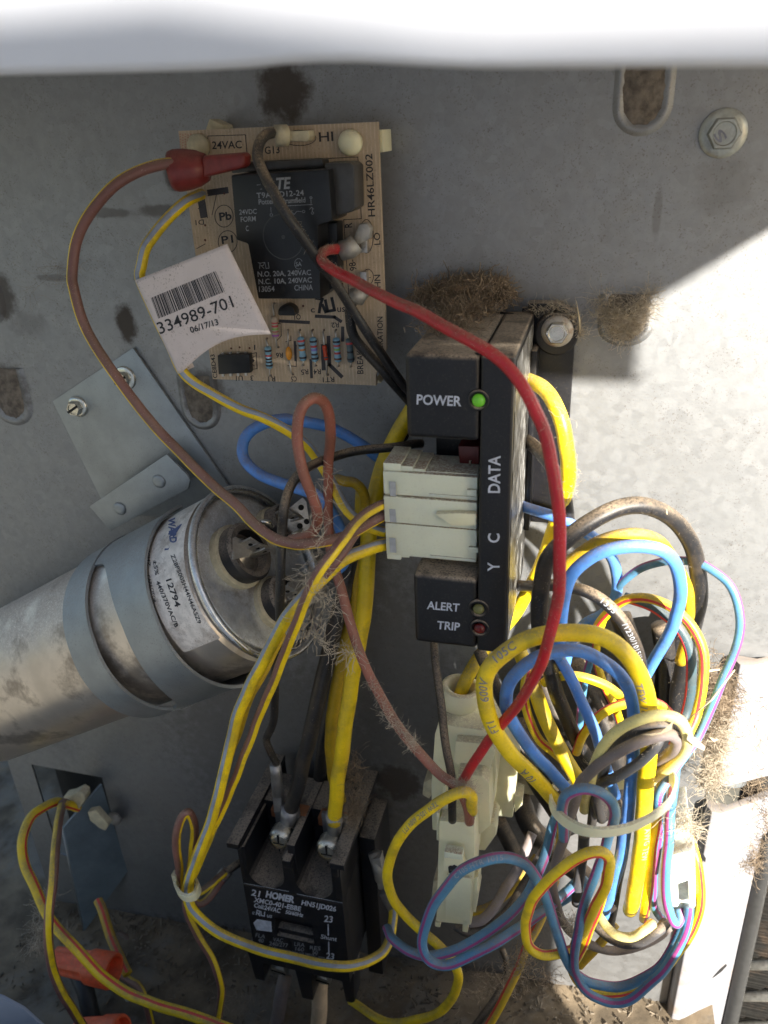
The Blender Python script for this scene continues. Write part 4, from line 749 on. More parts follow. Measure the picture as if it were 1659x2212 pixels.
while s_ < 1:
    wd = rb.choice((.006,.006,.012,.018)); e = min(1, s_+wd)
    f = lambda a, b, t: (a[0]+(b[0]-a[0])*t, a[1]+(b[1]-a[1])*t)
    bm_.add([sT2(*f(tl,trr,s_)), sT2(*f(tl,trr,e)), sT2(*f(bl,br,e)), sT2(*f(bl,br,s_))], [(0,1,2,3)]); s_ = e+rb.choice((.007,.007,.012,.015))
bm_.build('barcode', INK, tg)
txt('334989-701', zB(50,1520), zB(535,1340), 26, sT2, INK, tg, bold=.006); txt('06/17/13', zB(252,1512), zB(435,1456), 13.5, sT2, INK, tg, bold=.02)
# ---------------------------------------------------------------- capacitor
CA = nz((math.cos(.53)*math.cos(.06), math.sin(.53)*math.cos(.06), math.sin(.06))); CR = 36.6; CC = P(570, 1231, 39.5)
cap = empty('capacitor', CC, 'dirty silver cylindrical run capacitor lying toward the lower left', 'capacitor')
can = MB().lathe(CC, CA, [(CR-1.2,-200),(CR,-198),(CR,-120),(CR,-7),(CR-1.4,-5.6),(CR-1.5,-4.2)], 96).build('can', ALU, cap); smoothsharp(can, 30)
o = MB().lathe(CC, CA, [(CR-1.6,-4.4),(CR+.3,-3.4),(CR+.9,-2),(CR+.7,-.6),(CR-.2,.1),(CR-1.4,-.2),(CR-1.9,-1.5),(CR-2,-3.5)], 96, cap=False).build('rolled_rim', RIM, cap, smooth=True)
MB().lathe(CC, CA, [(CR-2,-3.6),(CR-5,-2.8),(CR-12,-2.6),(CR-20,-2.0),(3,-1.6)], 64).build('lid', LID, cap, smooth=True)
_e1 = CA.cross(Vector((0,0,1))).normalized(); _e2 = _e1.cross(CA)*-1
def hitc(x, y, R):
    r = ray(x, y); oc = CAM-CC; rp = r-CA*r.dot(CA); op = oc-CA*oc.dot(CA); a = rp.dot(rp); b = 2*rp.dot(op); c = op.dot(op)-R*R; d = max(0, b*b-4*a*c)
    return CAM+r*((-b-math.sqrt(d))/2/a)
def cyl(a, th, R):                                    # axial, angle
    return CC+CA*a+(_e1*math.cos(th)+_e2*math.sin(th))*R
def ang(x, y, R=CR):
    q = hitc(x, y, R)-CC; return q.dot(CA), math.atan2(q.dot(_e2), q.dot(_e1))
def cylpatch(a0, a1, t0, t1, R, n=40, f=None):
    mb = MB(); vs = []; na = 6
    for i in range(n+1):
        t = t0+(t1-t0)*i/n
        for j in range(na+1):
            a = a0+(a1-a0)*j/na
            if f: a = f(a, i/n, j/na)
            vs.append(cyl(a, t, R))
    mb.add(vs, [(i*(na+1)+j, i*(na+1)+j+1, (i+1)*(na+1)+j+1, (i+1)*(na+1)+j) for i in range(n) for j in range(na)]); return mb
aT = ang(*zF(960,120))[1]; aB = ang(*zF(1190,820))[1]
cylpatch(-25.5, -5.6, aT-.35 if aT < aB else aT+.35, aB, CR+.12).build('can_label', LABEL, cap, smooth=True)
sC = lambda x, y: hitc(x, y, CR+.25)
def tc_(b_, p, q, h, m=INK, **k): txt(b_, zF(*p), zF(*q), h*.3637, sC, m, cap, **k)
tc_('12794', (985,428), (1042,592), 34, bold=.02); tc_('Z28P5005H44N46A5Z9', (1012,280), (1175,690), 24); tc_('440/370VAC/B', (924,438), (1040,712), 24, bold=.02)
tc_('\u00b15%', (908,312), (922,400), 22); tc_('60HZ', (870,250), (874,345), 20); tc_('CAPACITOR', (872,400), (912,565), 18); tc_('WARD', (1008,240), (1068,70), 0.1) if False else None
txt('WARD', zF(998,60), zF(1010,208), 42*.3637, sC, INKB, cap, bold=.04)
poly([zF(*p) for p in ((1075,95),(1082,95),(1040,160),(1000,248),(976,252),(1000,150))][::1], lambda x, y: hitc(x, y, CR+.2), INKB, cap, 'blue_swoosh')
# terminals on the lid
def onlid(x, y, h=0): return onpl(x, y, CC+CA*(-1.8+h), CA)
def cup(x, y, r, ring=True):
    c_ = onlid(x, y, 7)-CA*7
    if ring: o = MB().lathe(c_, CA, [(r*1.12,-1),(r*1.12,2.2),(r*1.02,2.8)], 28).build('insulating_ring', NYLD, cap); smoothsharp(o)
    o = MB().lathe(c_+CA*2.5, CA, [(r,0),(r*1.02,5),(r*.92,6.2),(r*.74,6.2),(r*.72,1.5)], 32).build('terminal_cup', BLKP2, cap); smoothsharp(o); return c_
c1 = cup(*zR(405,860), 11.8); c2 = cup(*zR(860,1430), 9.5); c3 = cup(*zR(840,480), 7.5)
e1 = nz(_e1); e2 = CA.cross(e1)
def blade(c, du, dv, hgt, wdt, m=BARE, holes=True, ang_=0):
    g1 = (e1*math.cos(ang_)+e2*math.sin(ang_)); g2 = CA.cross(g1)
    q = c+e1*du+e2*dv+CA*(hgt/2+3); o = MB().obox(q, g1*wdt/2, CA*hgt/2, g2*.4).build('spade_blade', m, cap, bevel=.25)
    if holes: MB().lathe(q+CA*hgt*.25-g2*.5, g2, [(.9,0),(.9,1.0)], 12).build('blade_hole', HOLE, o)
    return o
for c_ in (c1, c2, c3):
    MB().lathe(c_+CA*3, CA, [(7 if c_ is c1 else 5.5,0),(6.6 if c_ is c1 else 5,1.6),(2.2,2.4),(2,4)], 20).build('terminal_cap', BARE, cap, smooth=True)
    for k in range(3): blade(c_, -3+3*k, (k-1)*2.2, 12, 6.3, ang_=.5+k*.25)
mb = MB().prism([onpl(*zR(*p), c2+CA*9, CA) for p in ((900,1240),(1330,1060),(1400,1400),(1130,1560),(900,1440))], CA*-.9); mb.build('terminal_plate', BARE, cap, bevel=.3)
mb = MB().prism([onpl(*zR(*p), c3+CA*11, nz((.4,.2,.9))) for p in ((900,330),(1080,185),(1130,240),(1180,600),(960,680),(880,560))], CA*-.8); o = mb.build('terminal_plate', BARE, cap, bevel=.3)
for p in ((1060,310),(1130,485),(1045,540)):
    q = onpl(*zR(*p), c3+CA*11.1, nz((.4,.2,.9))); MB().lathe(q, nz((.4,.2,.9)), [(1.25,0),(1.25,.12)], 14).build('blade_hole', HOLE, o)
mb = MB().prism([onpl(*zR(*p), c1+CA*9, CA) for p in ((215,690),(245,670),(460,775),(480,860),(400,920),(240,950),(215,950))], CA*-.9); mb.build('terminal_plate', PALE, cap, bevel=.3)
for p in (((560,480),(700,545)), ((950,650),(1070,610))):
    a, b = (onlid(*zR(*q), 12) for q in p); MB().tube([a, a.lerp(b,.5)+CA*1.5, b], 1.0, 8).build('spade_clip', SCREW, cap, smooth=True)
# bracket
bk = empty('capacitor_bracket', P(250,950,2), 'zinc bracket with two straps clamping the capacitor to the wall', 'bracket')
MB().prism([P(x, y, 1.6) for x, y in ((113,867),(287,752),(500,1060),(420,1120),(234,1110))], (0,0,-1.3)).build('base_plate', GALV2, bk, bevel=.3)
tabp = [zE(*p) for p in ((530,1500),(990,1190),(1108,1310),(1128,1345),(1118,1395),(655,1645))]
tab = MB().prism([P(x, y, 14) for x, y in tabp], (0,0,-1.4)).build('strap_flange', GALV2, bk, bevel=.4)
for x, y in ((945,1350),(712,1512)):
    q = P(*zE(x, y), 14); MB().lathe(q, (0,0,1), [(3.2,0),(3.2,.25),(2.7,.8),(1.5,.9)], 20).build('rivet', GALV2, tab, smooth=True)
RS = CR+1.6
def strap(a0, a1, nm, slot=False):
    mb = MB(); n = 72; t0, t1 = math.radians(-196), math.radians(20); vs = []
    for i in range(n+1):
        t = t0+(t1-t0)*i/n; s = i/n; lift = 2.8*max(0, math.sin((t-math.radians(-110))/math.radians(120)*math.pi)) if math.radians(-110) < t < math.radians(10) else 0
        if slot:
            u_ = (t-math.radians(-160))/math.radians(118); a0 = -62.15+18*(max(0, math.sin(math.pi*u_))**.4 if 0 < u_ < 1 else 0)
        for a, rr in ((a0, 0), (a0+.3, .6), (a1-.8, .6), (a1-.1, 1.1), (a1+.2, 1.2), (a1+.25, -.1), (a1-.4, -.6), (a0, -.6)): vs.append(cyl(a, t, RS+lift+rr))
    k = 8; mb.add(vs, [(i*k+j, i*k+(j+1) % k, (i+1)*k+(j+1) % k, (i+1)*k+j) for i in range(n) for j in range(k)]+[tuple(range(k)), tuple(n*k+j for j in range(k))])
    o = mb.build(nm, GALV2, bk); smoothsharp(o, 30); return o
strap(-78.5, -62.3, 'strap'); strap(-44.2, -25.2, 'strap', True)
# web joining the straps on the upper side
# ---------------------------------------------------------------- protection module
md_ = empty('control_module', (45, 35, 40), 'black dusty plastic diagnostic module marked POWER, DATA, ALERT and TRIP', 'control module')
FZ = 66.0
body = MB().box(50.6, 60.6, -18.2, 87.3, 4.2, FZ).build('slim_body', BLKP, md_, bevel=1.1, seg=3)
blU = MB().box(27.4, 50.45, 60.3, 87.2, 2, FZ-.25).build('upper_housing', BLKP, md_, bevel=1.8, seg=3)
blL = MB().box(28.2, 50.45, -17.8, 10.4, 2, FZ-.25).build('lower_housing', BLKP, md_, bevel=1.8, seg=3)
MB().box(31, 50.4, 9, 61, 14, 38).build('rear_core', BLKP, md_, bevel=.6)
MB().prism([P(*zC(*p), 52) for p in ((560,1395),(710,1400),(712,1530),(570,1520))], (0,0,-12)).build('red_socket', mat('dark_red_plastic', (.10,.012,.01), .4, 0), md_, bevel=.4)
q = P(*zC(648,1500), 53); MB().tube([q, q+Vector((0,-4,0))], .45, 6).build('pin', SCREW, md_)
MB().box(60.7, 60.85, -15, 85, 8, 63).build('side_sticker', STICK, md_)
sM = lambda x, y: P(x, y, FZ+.06); sM2 = lambda x, y: P(x, y, FZ-.17)
txt('POWER', zC(258,1090), zC(583,1104), 21.5, sM2, INKW, blU, bold=.022); txt('ALERT', zK(332,548), zK(568,568), 17, sM2, INKW, blL, bold=.022); txt('TRIP', zK(405,692), zK(571,707), 17, sM2, INKW, blL, bold=.022)
txt('DATA', zC(862,1735), zC(866,1465), 25.5, sM, INKW, body, bold=.02); txt('C', zC(858,2097), zC(860,2030), 25, sM, INKW, body, bold=.02); txt('Y', zK(858,275), zK(858,210), 25, sM, INKW, body, bold=.02)
def led(x, y, r, m, bez, nm):
    p = P(x, y, FZ); s = scl(p)
    ring = MB().lathe(p+Vector((0,0,-.6)), (0,0,1), [(bez*s*1.05,0),(bez*s,1.0),(bez*s*.85,1.15),(r*s*1.15,.5),(r*s*1.1,.2)], 32).build('led_bezel', BLKP, md_, smooth=True)
    MB().lathe(p+Vector((0,0,-.3)), (0,0,1), [(r*s,0),(r*s,.6),(r*s*.86,1.2),(r*s*.55,1.65),(r*s*.2,1.85)], 24).build(nm, m, ring, smooth=True)
led(1034, 865, 14.5, LEDG, 23, 'green_led'); led(1034, 1315, 12.5, LEDY, 22, 'yellow_led'); led(1036, 1357, 12.5, LEDR, 21, 'red_led')
# ink drop line on the dusty top (parting line with dark ends)
tp = MB(); yT = 87.34
tp.add([(50.35,yT,6),(50.65,yT,6),(50.65,yT,64.5),(50.35,yT,64.5)], [(0,1,2,3)]); tp.add([(48,yT,62.5),(53,yT,62),(53,yT,64.5),(49,yT,64.6)], [(0,1,2,3)]); tp.add([(47,yT,6),(53,yT,7),(54,yT,9),(48,yT,9)], [(0,1,2,3)])
tp.build('parting_line', HOLE, md_)
ft = MB(); ft.box(56, 75.3, 3, 88.5, 1.2, 4.0); o = ft.build('mounting_foot', BLKP, md_, bevel=.6)
MB().box(60.9, 63, 5, 76, 4, 16).build('foot_rib', BLKP, md_, bevel=.4)
c_ = P(1204,715,4); MB().lathe(c_, (0,0,1), [(7.6,0),(7.6,5.0),(7.0,5.4)], 32).build('bolt_boss', BLKP, md_)
MB().prism([P(1140,655,9), P(1205,655,9), P(1245,676,9), P(1243,684,9), P(1200,668,9), P(1140,672,9)], (0,0,-6)).build('foot_lip', BLKP, md_, bevel=.5)
# ---------------------------------------------------------------- plug on the module
pl_ = empty('connector_plug', P(930,1115,58), 'milky three-row plug inserted in the left side of the black module', 'connector')
A0 = P(826,1026,62); A1 = P(1031,1030,62); A2 = P(1034,1206,62); A3 = P(838,1213,62)
XL, XRr = A0.x, A1.x; 
for k, (ya, yb) in enumerate(((1026,1076),(1079,1136),(1139,1208))):
    ua = P(930, ya, 62).y; ub = P(930, yb, 62).y
    mbp = MB().box(XL, XRr, ub, ua, 44, 61.5+(.5 if k == 1 else 0)); mbp.build('plug_row', NYLG, pl_, bevel=.5)
    if k < 2: MB().box(XL+(.8), XRr-.4, ub-.5, ub+.05, 45, 60.4).build('plug_web', NYLD, pl_)
    MB().box(XRr-16, XRr-.5, ub+.7, ub+1.5, 61.5, 61.9).build('plug_rail', NYLG, pl_, bevel=.15)
utop = P(930,1026,62).y
for k, (xa, xb, h) in enumerate(((0,6,2.6),(6,10,1.8),(10,14,1.0),(14,33,.3))):
    MB().box(XL+xa+.01, min(XRr-.5, XL+xb), utop-.4, utop+h, 45, 60.5-k*.3).build('keying_step', NYLG, pl_, bevel=.25)
ubot = P(930,1208,62).y
for k, (xa, xb, h) in enumerate(((0,5,2.2),(5,8,1.2),(8,12,.6))): MB().box(XL+xa+.01, XL+xb, ubot-h, ubot+.3, 45, 60.8-k*.3).build('keying_step', NYLG, pl_, bevel=.25)
MB().prism([P(*zC(*p), 64.5) for p in ((392,1888),(560,1882),(692,1888),(690,1972),(520,1975))], (0,0,-3)).build('latch_ramp', NYL, pl_, bevel=.3)
PINM = mat('shaded_contact_in_pocket', (.42,.44,.46), .4, .2, bump=.05)
for ya in ((1650,1760),(1850,1950),(2060,2170)):
    poly([zC(60,ya[0]), zC(105,ya[0]+3), zC(112,ya[1]), zC(66,ya[1]-4)], lambda x, y: P(x, y, 62.1), PINM, pl_, 'shaded_contact')  # flat darker panels: contact seen in pocket, its shading put into the colour
for xx, yy in ((660,1730),(672,2145)): 
    q = P(*zC(xx, yy), 62.1); MB().obox(q, (1.6,0,0), (0,1.0,0), (0,0,.5)).build('latch_lug', NYLG, pl_, bevel=.2)
# ---------------------------------------------------------------- tall connector stack under the module
cs = empty('connector_housing', P(1020,1620,50), 'large creamy translucent multi-pole connector housing under the module', 'connector')
def Pz(z, pts, o): return [P(*z(a, b), o) for a, b in pts]
MB().lathe(P(*zW(380,330), 44)+Vector((0,-4,0)), (0.1,1,.0), [(7.4,-8),(7.6,0),(7.8,5.5),(7.3,6),(5.6,6),(5.2,-3)], 28).build('socket_tube', NYL, cs, smooth=True)
MB().prism(Pz(zW, ((205,480),(600,560),(860,650),(1040,1250),(985,1810),(760,1780),(300,1700),(180,900)), 40), (0,0,-16)).build('rear_shell', NYL, cs, bevel=.8)
MB().prism(Pz(zW, ((140,720),(330,760),(640,800),(790,1000),(800,1300),(740,1800),(560,2000),(60,1950),(50,1450),(90,860)), 58), (0,0,-16)).build('front_shell', NYL, cs, bevel=.9)
MB().prism(Pz(zW, ((330,930),(700,960),(790,1050),(700,1340),(560,1360),(310,1170)), 62), (0,0,-5)).build('raised_cell', NYL, cs, bevel=.8)
MB().prism(Pz(zW, ((230,560),(620,620),(640,780),(330,740)), 47), (0,0,-6)).build('upper_cell', NYL, cs, bevel=.6)
MB().prism(Pz(zW, ((1000,1540),(1100,1580),(1095,1660),(1010,1750)), 40), (0,0,-8)).build('side_latch', NYL, cs, bevel=.4)
MB().prism(Pz(zW, ((700,1850),(760,1860),(765,1900),(805,1930),(800,2000),(740,2037),(700,2000)), 56), (0,0,-6)).build('side_latch', NYL, cs, bevel=.4)
MB().prism(Pz(zW, ((350,1300),(640,1330),(720,1420),(730,1900),(560,2037),(470,2000),(520,1700),(470,1500)), 68), (0,0,-11)).build('wire_shelf', NYL, cs, bevel=.9)
MB().prism(Pz(zL, ((690,640),(755,645),(830,540),(835,480),(815,450),(790,440),(700,480)), 60), (0,0,-12)).build('side_latch', NYL, cs, bevel=.5)
MB().prism(Pz(zL, ((310,150),(370,120),(375,230),(350,270),(300,240)), 40), (0,0,-8)).build('side_latch', NYLD, cs, bevel=.5)
MB().prism(Pz(zL, ((985,130),(1240,150),(1240,290),(1150,290),(1145,250),(990,225)), 20), (0,0,-10)).build('rear_flange', NYLD, cs, bevel=.5)
fc = empty('connector_plug', P(985,1890,80), 'tall narrow milky plug hanging in front of the housing with a dark latch hole', 'connector')
MB().prism([P(x, y, 78) for x, y in (zX(1048,90), zX(1432,110), zX(1438,560), zX(1395,1230), zX(1015,1190))], (0,0,-13)).build('plug_body', NYL, fc, bevel=.7)
MB().prism(Pz(zX, ((1100,460),(1300,500),(1330,560),(1320,660),(1262,655),(1255,690),(1150,670),(1145,640),(1098,630)), 81.5), (0,0,-3.2)).build('latch_bridge', NYL, fc, bevel=.4)
MB().prism(Pz(zX, ((1105,425),(1300,460),(1305,520),(1098,495)), 84), (0,0,-4)).build('latch_lip', NYLG, fc, bevel=.5)
poly([zX(*p) for p in ((1147,590),(1165,575),(1195,580),(1210,565),(1258,590),(1255,640),(1232,652),(1215,675),(1180,678),(1152,650))], lambda x, y: P(x, y, 81.62), INK, fc, 'latch_hole')
MB().prism(Pz(zX, ((1130,680),(1400,720),(1385,1180),(1110,1130)), 79.6), (0,0,-1.5)).build('face_panel', NYL, fc, bevel=.4)
MB().prism(Pz(zX, ((1395,720),(1475,700),(1470,850),(1478,890),(1445,1095),(1405,1080),(1390,900)), 77), (0,0,-9)).build('side_latch', NYL, fc, bevel=.5)
MB().prism(Pz(zX, ((1003,1190),(1062,1200),(1060,1250),(1002,1240)), 78), (0,0,-3)).build('foot_lug', NYL, fc, bevel=.3)
MB().prism(Pz(zX, ((1305,1170),(1370,1180),(1358,1308),(1300,1295)), 78), (0,0,-3)).build('foot_lug', NYL, fc, bevel=.3)
MB().prism(Pz(zX, ((1020,0),(1050,0),(1048,310),(1018,300)), 76), (0,0,-6)).build('side_rail', NYL, fc, bevel=.3)
MB().prism(Pz(zX, ((985,740),(1030,740),(1015,1000),(958,1000)), 60), (0,0,-14)).build('rear_fin', NYLD, fc, bevel=.4)
MB().prism(Pz(zL, ((455,180),(470,165),(490,390),(540,395),(600,412),(665,408),(690,340),(700,700),(640,690),(450,660),(415,400)), 72), (0,0,-9)).build('collar', NYL, fc, bevel=.5)
wc = empty('connector_plug', P(1470,1870,88), 'small opaque white plug at the lower right edge of the bundle', 'connector')
MB().prism(Pz(zY, ((100,455),(362,385),(372,985),(345,1000),(300,1000),(130,1030),(90,760)), 86), (0,0,-16)).build('plug_body', WCON, wc, bevel=.6)
MB().prism(Pz(zY, ((100,455),(352,388),(358,700),(292,715),(140,765),(95,760)), 90), (0,0,-4)).build('upper_face', WCON, wc, bevel=.6)
MB().prism(Pz(zY, ((292,715),(362,705),(372,985),(345,1000),(300,985)), 90), (0,0,-4)).build('side_rib', WCON, wc, bevel=.5)
MB().prism(Pz(zY, ((145,60),(300,30),(318,385),(110,430),(140,200)), 80), (0,0,-14)).build('upper_shell', WCON, wc, bevel=.6)
# ---------------------------------------------------------------- cable ties
def ribbon(pts, wv_, th, nm, label):
    c = spline([P(*p) for p in pts], 8); mb = MB(); vs = []; ctr = sum(c, Vector())/len(c)
    wv_ = Vector(wv_)
    for i, p in enumerate(c):
        T = (c[min(i+1, len(c)-1)]-c[max(i-1, 0)]).normalized(); wd = (wv_-T*wv_.dot(T)); wd = wd.normalized()*wv_.length; nn = T.cross(wd).normalized()*th
        vs += [p-wd-nn, p-wd*.9+nn, p+wd*.9+nn, p+wd-nn]
    mb.add(vs, [(i*4+j, i*4+(j+1) % 4, (i+1)*4+(j+1) % 4, (i+1)*4+j) for i in range(len(c)-1) for j in range(4)]+[(0,1,2,3), tuple(len(vs)-4+j for j in range(4))])
    o = mb.build(nm, NYL, smooth=False); smoothsharp(o, 30); return tag(o, label, 'cable tie')
ribbon([(1212,1690,60),(1190,1712,78),(1193,1742,96),(1214,1768,108),(1246,1788,115),(1282,1797,118),(1323,1796,118),(1366,1786,116),(1410,1764,112),(1442,1738,106),(1457,1708,98),(1454,1684,84),(1430,1672,66),(1370,1690,52),(1290,1700,50),(1225,1694,54)], (0,2.3,.5), .45, 'cable_tie', 'wide pale cable tie strapping the large right-hand bundle')
ribbon([(396,1896,66),(383,1906,74),(382,1920,84),(392,1934,92),(406,1940,94),(421,1934,92),(429,1918,84),(425,1904,74),(410,1896,66)], (0,2.4,.4), .6, 'cable_tie', 'small off-white cable tie round the left striped bundle')
o = MB().obox(P(381,1898,78), (1.2,0,0), (0,4,0), (0,0,1.5)).build('cable_tie_tail', NYLD, bevel=.3); tag(o, 'short cut tail of the small left cable tie', 'cable tie tail')
# ---------------------------------------------------------------- contactor
ct = empty('contactor', (-36,-200,40), 'black two-terminal contactor with white lettering at the bottom centre', 'contactor')
CZ = 60.0; X0, X1 = -61.5, -11.2; UT, UB = -176, -233
cb = MB().box(X0, X1, UB, UT-.2, 14, 54).build('body', BLKP2, ct, bevel=.8)
wx0, wx1 = P(*zJ(530,850),CZ).x, P(*zJ(800,900),CZ).x; wu1 = P(*zJ(600,775),CZ).y; wu0 = P(*zJ(600,905),CZ).y
fp = MB(); fp.box(X0, wx0, UB, UT, 54, CZ); fp.box(wx1, X1, UB, UT, 54, CZ); fp.box(wx0-.01, wx1+.01, wu1, UT, 54, CZ-.004); fp.box(wx0-.01, wx1+.01, UB, wu0, 54, CZ-.004); fp.build('label_face', BLKP2, ct)
MB().box(wx0, wx1, wu0, wu0+3.2, 54, CZ-2).build('window_ledge', BLKP2, ct, bevel=.4)
# well block with two U-shaped scoops
def arc(cx_, cu, r, n=12): return [(cx_+r*math.cos(math.pi+math.pi*i/n), cu+r*math.sin(math.pi+math.pi*i/n)) for i in range(n+1)]
pf = [(X0,UT+.2),(X0,-150),(-57.8,-150)]+arc(-48.6,-165.5,9.2)+[(-39.4,-152),(-35,-152)]+arc(-24.6,-165.5,9.2)+[(-15.4,-150),(X1,-150),(X1,UT+.2)]
MB().prism([(x, u, 32) for x, u in pf], (0,0,CZ-32)).build('well_block', BLKP2, ct)
MB().box(X0+1, X1-1, UT+1, -147.5, 14, 33).build('terminal_deck', BLKP2, ct, bevel=.6)
sd = MB(); sd.box(X0-3.2, X0+2.9, -148.2, -145.0, 4, 63.5); sd.box(X0+.1, X0+2.6, -172, -148.25, 4, 60.3); sd.build('barrier', BLKP2, ct, bevel=.5)
MB().box(-37.4, -33.6, -170, -146.4, 4, 57).build('barrier', BLKP2, ct, bevel=.5); MB().box(X1-3.4, X1+3.4, -149, -145.5, 4, 63).build('barrier', BLKP2, ct, bevel=.5); MB().box(X1-2.8, X1+.3, -172, -149.05, 4, 60.3).build('barrier', BLKP2, ct, bevel=.5)
MB().box(-38.6, -34.6, -157, -151.9, 50, 61.5).build('divider_tip', BLKP2, ct, bevel=.5); MB().box(X1-3.4, X1-.4, -156, -149.9, 48, 61.5).build('divider_tip', BLKP2, ct, bevel=.4)
MB().box(X1+.85, X1+9, -262, -160, 8, 34).build('side_block', BLKP2, ct, bevel=1)
for (xa, xb, ub, tz) in ((540,572,2112,54),(634,674,2152,54),(733,764,2160,54)):
    a = P(xa, 2080, tz).x; b = P(xb, 2080, tz).x; u = P((xa+xb)/2, ub, tz).y
    MB().prism([(a,UB+.1,44),(b,UB+.1,44),(b-(b-a)*.15,u,44),(a+(b-a)*.25,u,44)], (0,0,11)).build('leg', BLKP2, ct, bevel=.6)
sJ = lambda x, y: P(x, y, CZ+.07)
def tj(b_, p, q, h, m=INKW, **k): txt(b_, zJ(*p), zJ(*q), h*.2976, sJ, m, cb, **k)
tj('21', (346,598), (408,612), 44, bold=.02); tj('HOMER', (452,612), (660,655), 48, bold=.05); tj('HN51JD026', (712,668), (962,718), 36, bold=.03); tj('XMC0-401-EBBE', (366,646), (706,716), 34, bold=.03)
tj('Coil:24VAC', (367,685), (558,728), 32, bold=.03); tj('50/60Hz', (596,732), (724,758), 28, bold=.03); tj('23', (876,790), (938,798), 46, bold=.02); tj('Shunt', (852,912), (968,934), 30); tj('23', (890,1058), (948,1066), 44, bold=.02)
tj('FLA', (378,900), (448,914), 28, INKG); tj('40', (396,936), (436,944), 28, INKG); tj('VAC', (505,932), (578,942), 28, INKG); tj('240/277', (478,962), (614,978), 28, INKG); tj('LRA', (660,965), (735,975), 28, INKG); tj('160', (668,1000), (730,1008), 28, INKG); tj('RES', (773,992), (850,1000), 28, INKG); tj('50', (792,1026), (832,1030), 28, INKG)
tj('Use separate type coil 240VAC units', (500,985), (880,1062), 18, INKG); tj('c', (355,735), (370,738), 28); tj('us', (462,758), (498,764), 28)
sg = MB(); lines([[zJ(*p) for p in q] for q in ([(907,812),(908,888)], [(911,940),(912,1015)])], 2.6, sJ, sg)
lines([[zJ(*p) for p in q] for q in ([(385,740),(392,708),(412,716),(408,732),(392,728)], [(400,732),(410,748)], [(420,718),(420,745),(444,752),(446,722)])], 2.4, sJ, sg)
sg.add([sJ(*zJ(*p)) for p in ((364,800),(392,772),(494,790),(500,866),(388,852))], [(0,1,2,3,4)])
lines([[zJ(*p) for p in q] for q in ([(298,512),(620,572)], [(680,590),(1012,655)])], .9, sJ, sg); sg.build('printed_marks', INKW, cb)
def cscrew(x, y, o, r, lug=True):
    p = P(x, y, o); h = MB().lathe(p+Vector((0,0,-7)), (0,.12,1), [(r,0),(r,4.6),(r*.93,5.9),(r*.7,6.9),(r*.4,7.2)], 30).build('terminal_screw', SCREW, ct); smoothsharp(h, 50)
    MB().obox(p+Vector((0,0,.05)), (.42,0,0), (0,r*.9,0), (0,0,.2)).build('screw_slot', HOLE, h); MB().obox(p+Vector((0,0,.1)), (r*.45,0,0), (0,.38,0), (0,0,.2)).build('screw_slot', HOLE, h)
    MB().box(p.x-6.4, p.x+6.4, p.y-3, p.y+11, 39, 41).build('lug_plate', BARREL, ct, bevel=.4)
    MB().box(p.x-9, p.x+9, p.y+1, p.y+6, 33.2, 39.5).build('copper_bar', COPPER, ct, bevel=.3)
cscrew(602,1822,53,5.9); cscrew(706,1846,54,6.2)
for pts in ([(722,1800,45),(722,1772,47),(723,1758,47.5)], [(618,1788,42),(623,1765,44.5),(627,1745,45)]):
    MB().tube([P(*p) for p in pts], [3.2,3.9,4.1], 16).build('lug_barrel', BARREL, ct, smooth=True)
for x, y in ((606,2086),(700,2106)):
    p = P(x, y, 46); h = MB().lathe(p, (0,-.25,1), [(4.6,0),(4.6,2.2),(4.0,3.2)], 24).build('lower_screw', BOLT, ct); smoothsharp(h)
    MB().obox(p+Vector((0,-.8,3.25)), (3.9,-.6,0), (0,.5,0), (0,0,.2)).build('screw_slot', HOLE, h); MB().box(p.x-7, p.x+7, p.y-1, p.y+3, 38, 45).build('lug_plate', BARREL, ct, bevel=.4)
# ---------------------------------------------------------------- flap, plug and wire nuts lower left
fl_ = empty('sheet_flap', P(250,1800,0), 'blue-grey sheet metal flap bent out of the wall at the lower left', 'flap')
a, b = P(216,1693,0), P(272,1882,0); a2, b2 = P(134,1787,20), P(180,2009,20); MB().add([a,b,b2,a2,a+Vector((1.2,0,0)),b+Vector((1.2,0,0)),b2+Vector((1.2,0,0)),a2+Vector((1.2,0,0))], [(0,1,2,3),(7,6,5,4),(0,4,5,1),(1,5,6,2),(2,6,7,3),(3,7,4,0)]).build('flap_sheet', FLAPM, fl_)
MB().tube([a2,b2], .55, 8).build('folded_edge', GALV2, fl_, smooth=True)
cpn = empty('edge_clip', P(230,1770,12), 'beige nylon clip pushed through the blue-grey flap', 'clip')
MB().prism(Pz(zG, ((520,450),(570,440),(645,525),(625,560),(590,545),(535,500)), 14), (0,0,-4)).build('clip_tongue', NYLD, cpn, bevel=.4)
MB().prism(Pz(zG, ((375,360),(420,350),(470,325),(500,345),(505,375),(470,430),(400,440)), 16), (0,0,-6)).build('clip_block', NYLD, cpn, bevel=.6)
MB().lathe(P(*zG(685,480), 3), (0,0,1), [(4.5,0),(4.5,2),(2.5,3)], 16).build('clip_head', PALE, cpn, smooth=True)
def nut(a, b, r0, r1, label):
    a, b = Vector(a), Vector(b); ax = b-a; L = ax.length; root = empty('wire_nut', a, label, 'wire nut', 'orange wire nuts')
    rd_ = lambda k, i: (1.0 if (i % 6) < 3 or k < 1 or k > 4 else .93)
    h = MB().lathe(a, ax, [(r0*.55,-.6),(r0,0),(r0*1.03,L*.12),(r0*1.08,L*.3),(r0*1.12,L*.55),(r1*.96,L*.62),(r1,L*.97),(r1*.94,L),(r1*.8,L),(r1*.75,L*.8)], 48, ridge=rd_).build('nut_shell', ORANGE, root); smoothsharp(h, 28)
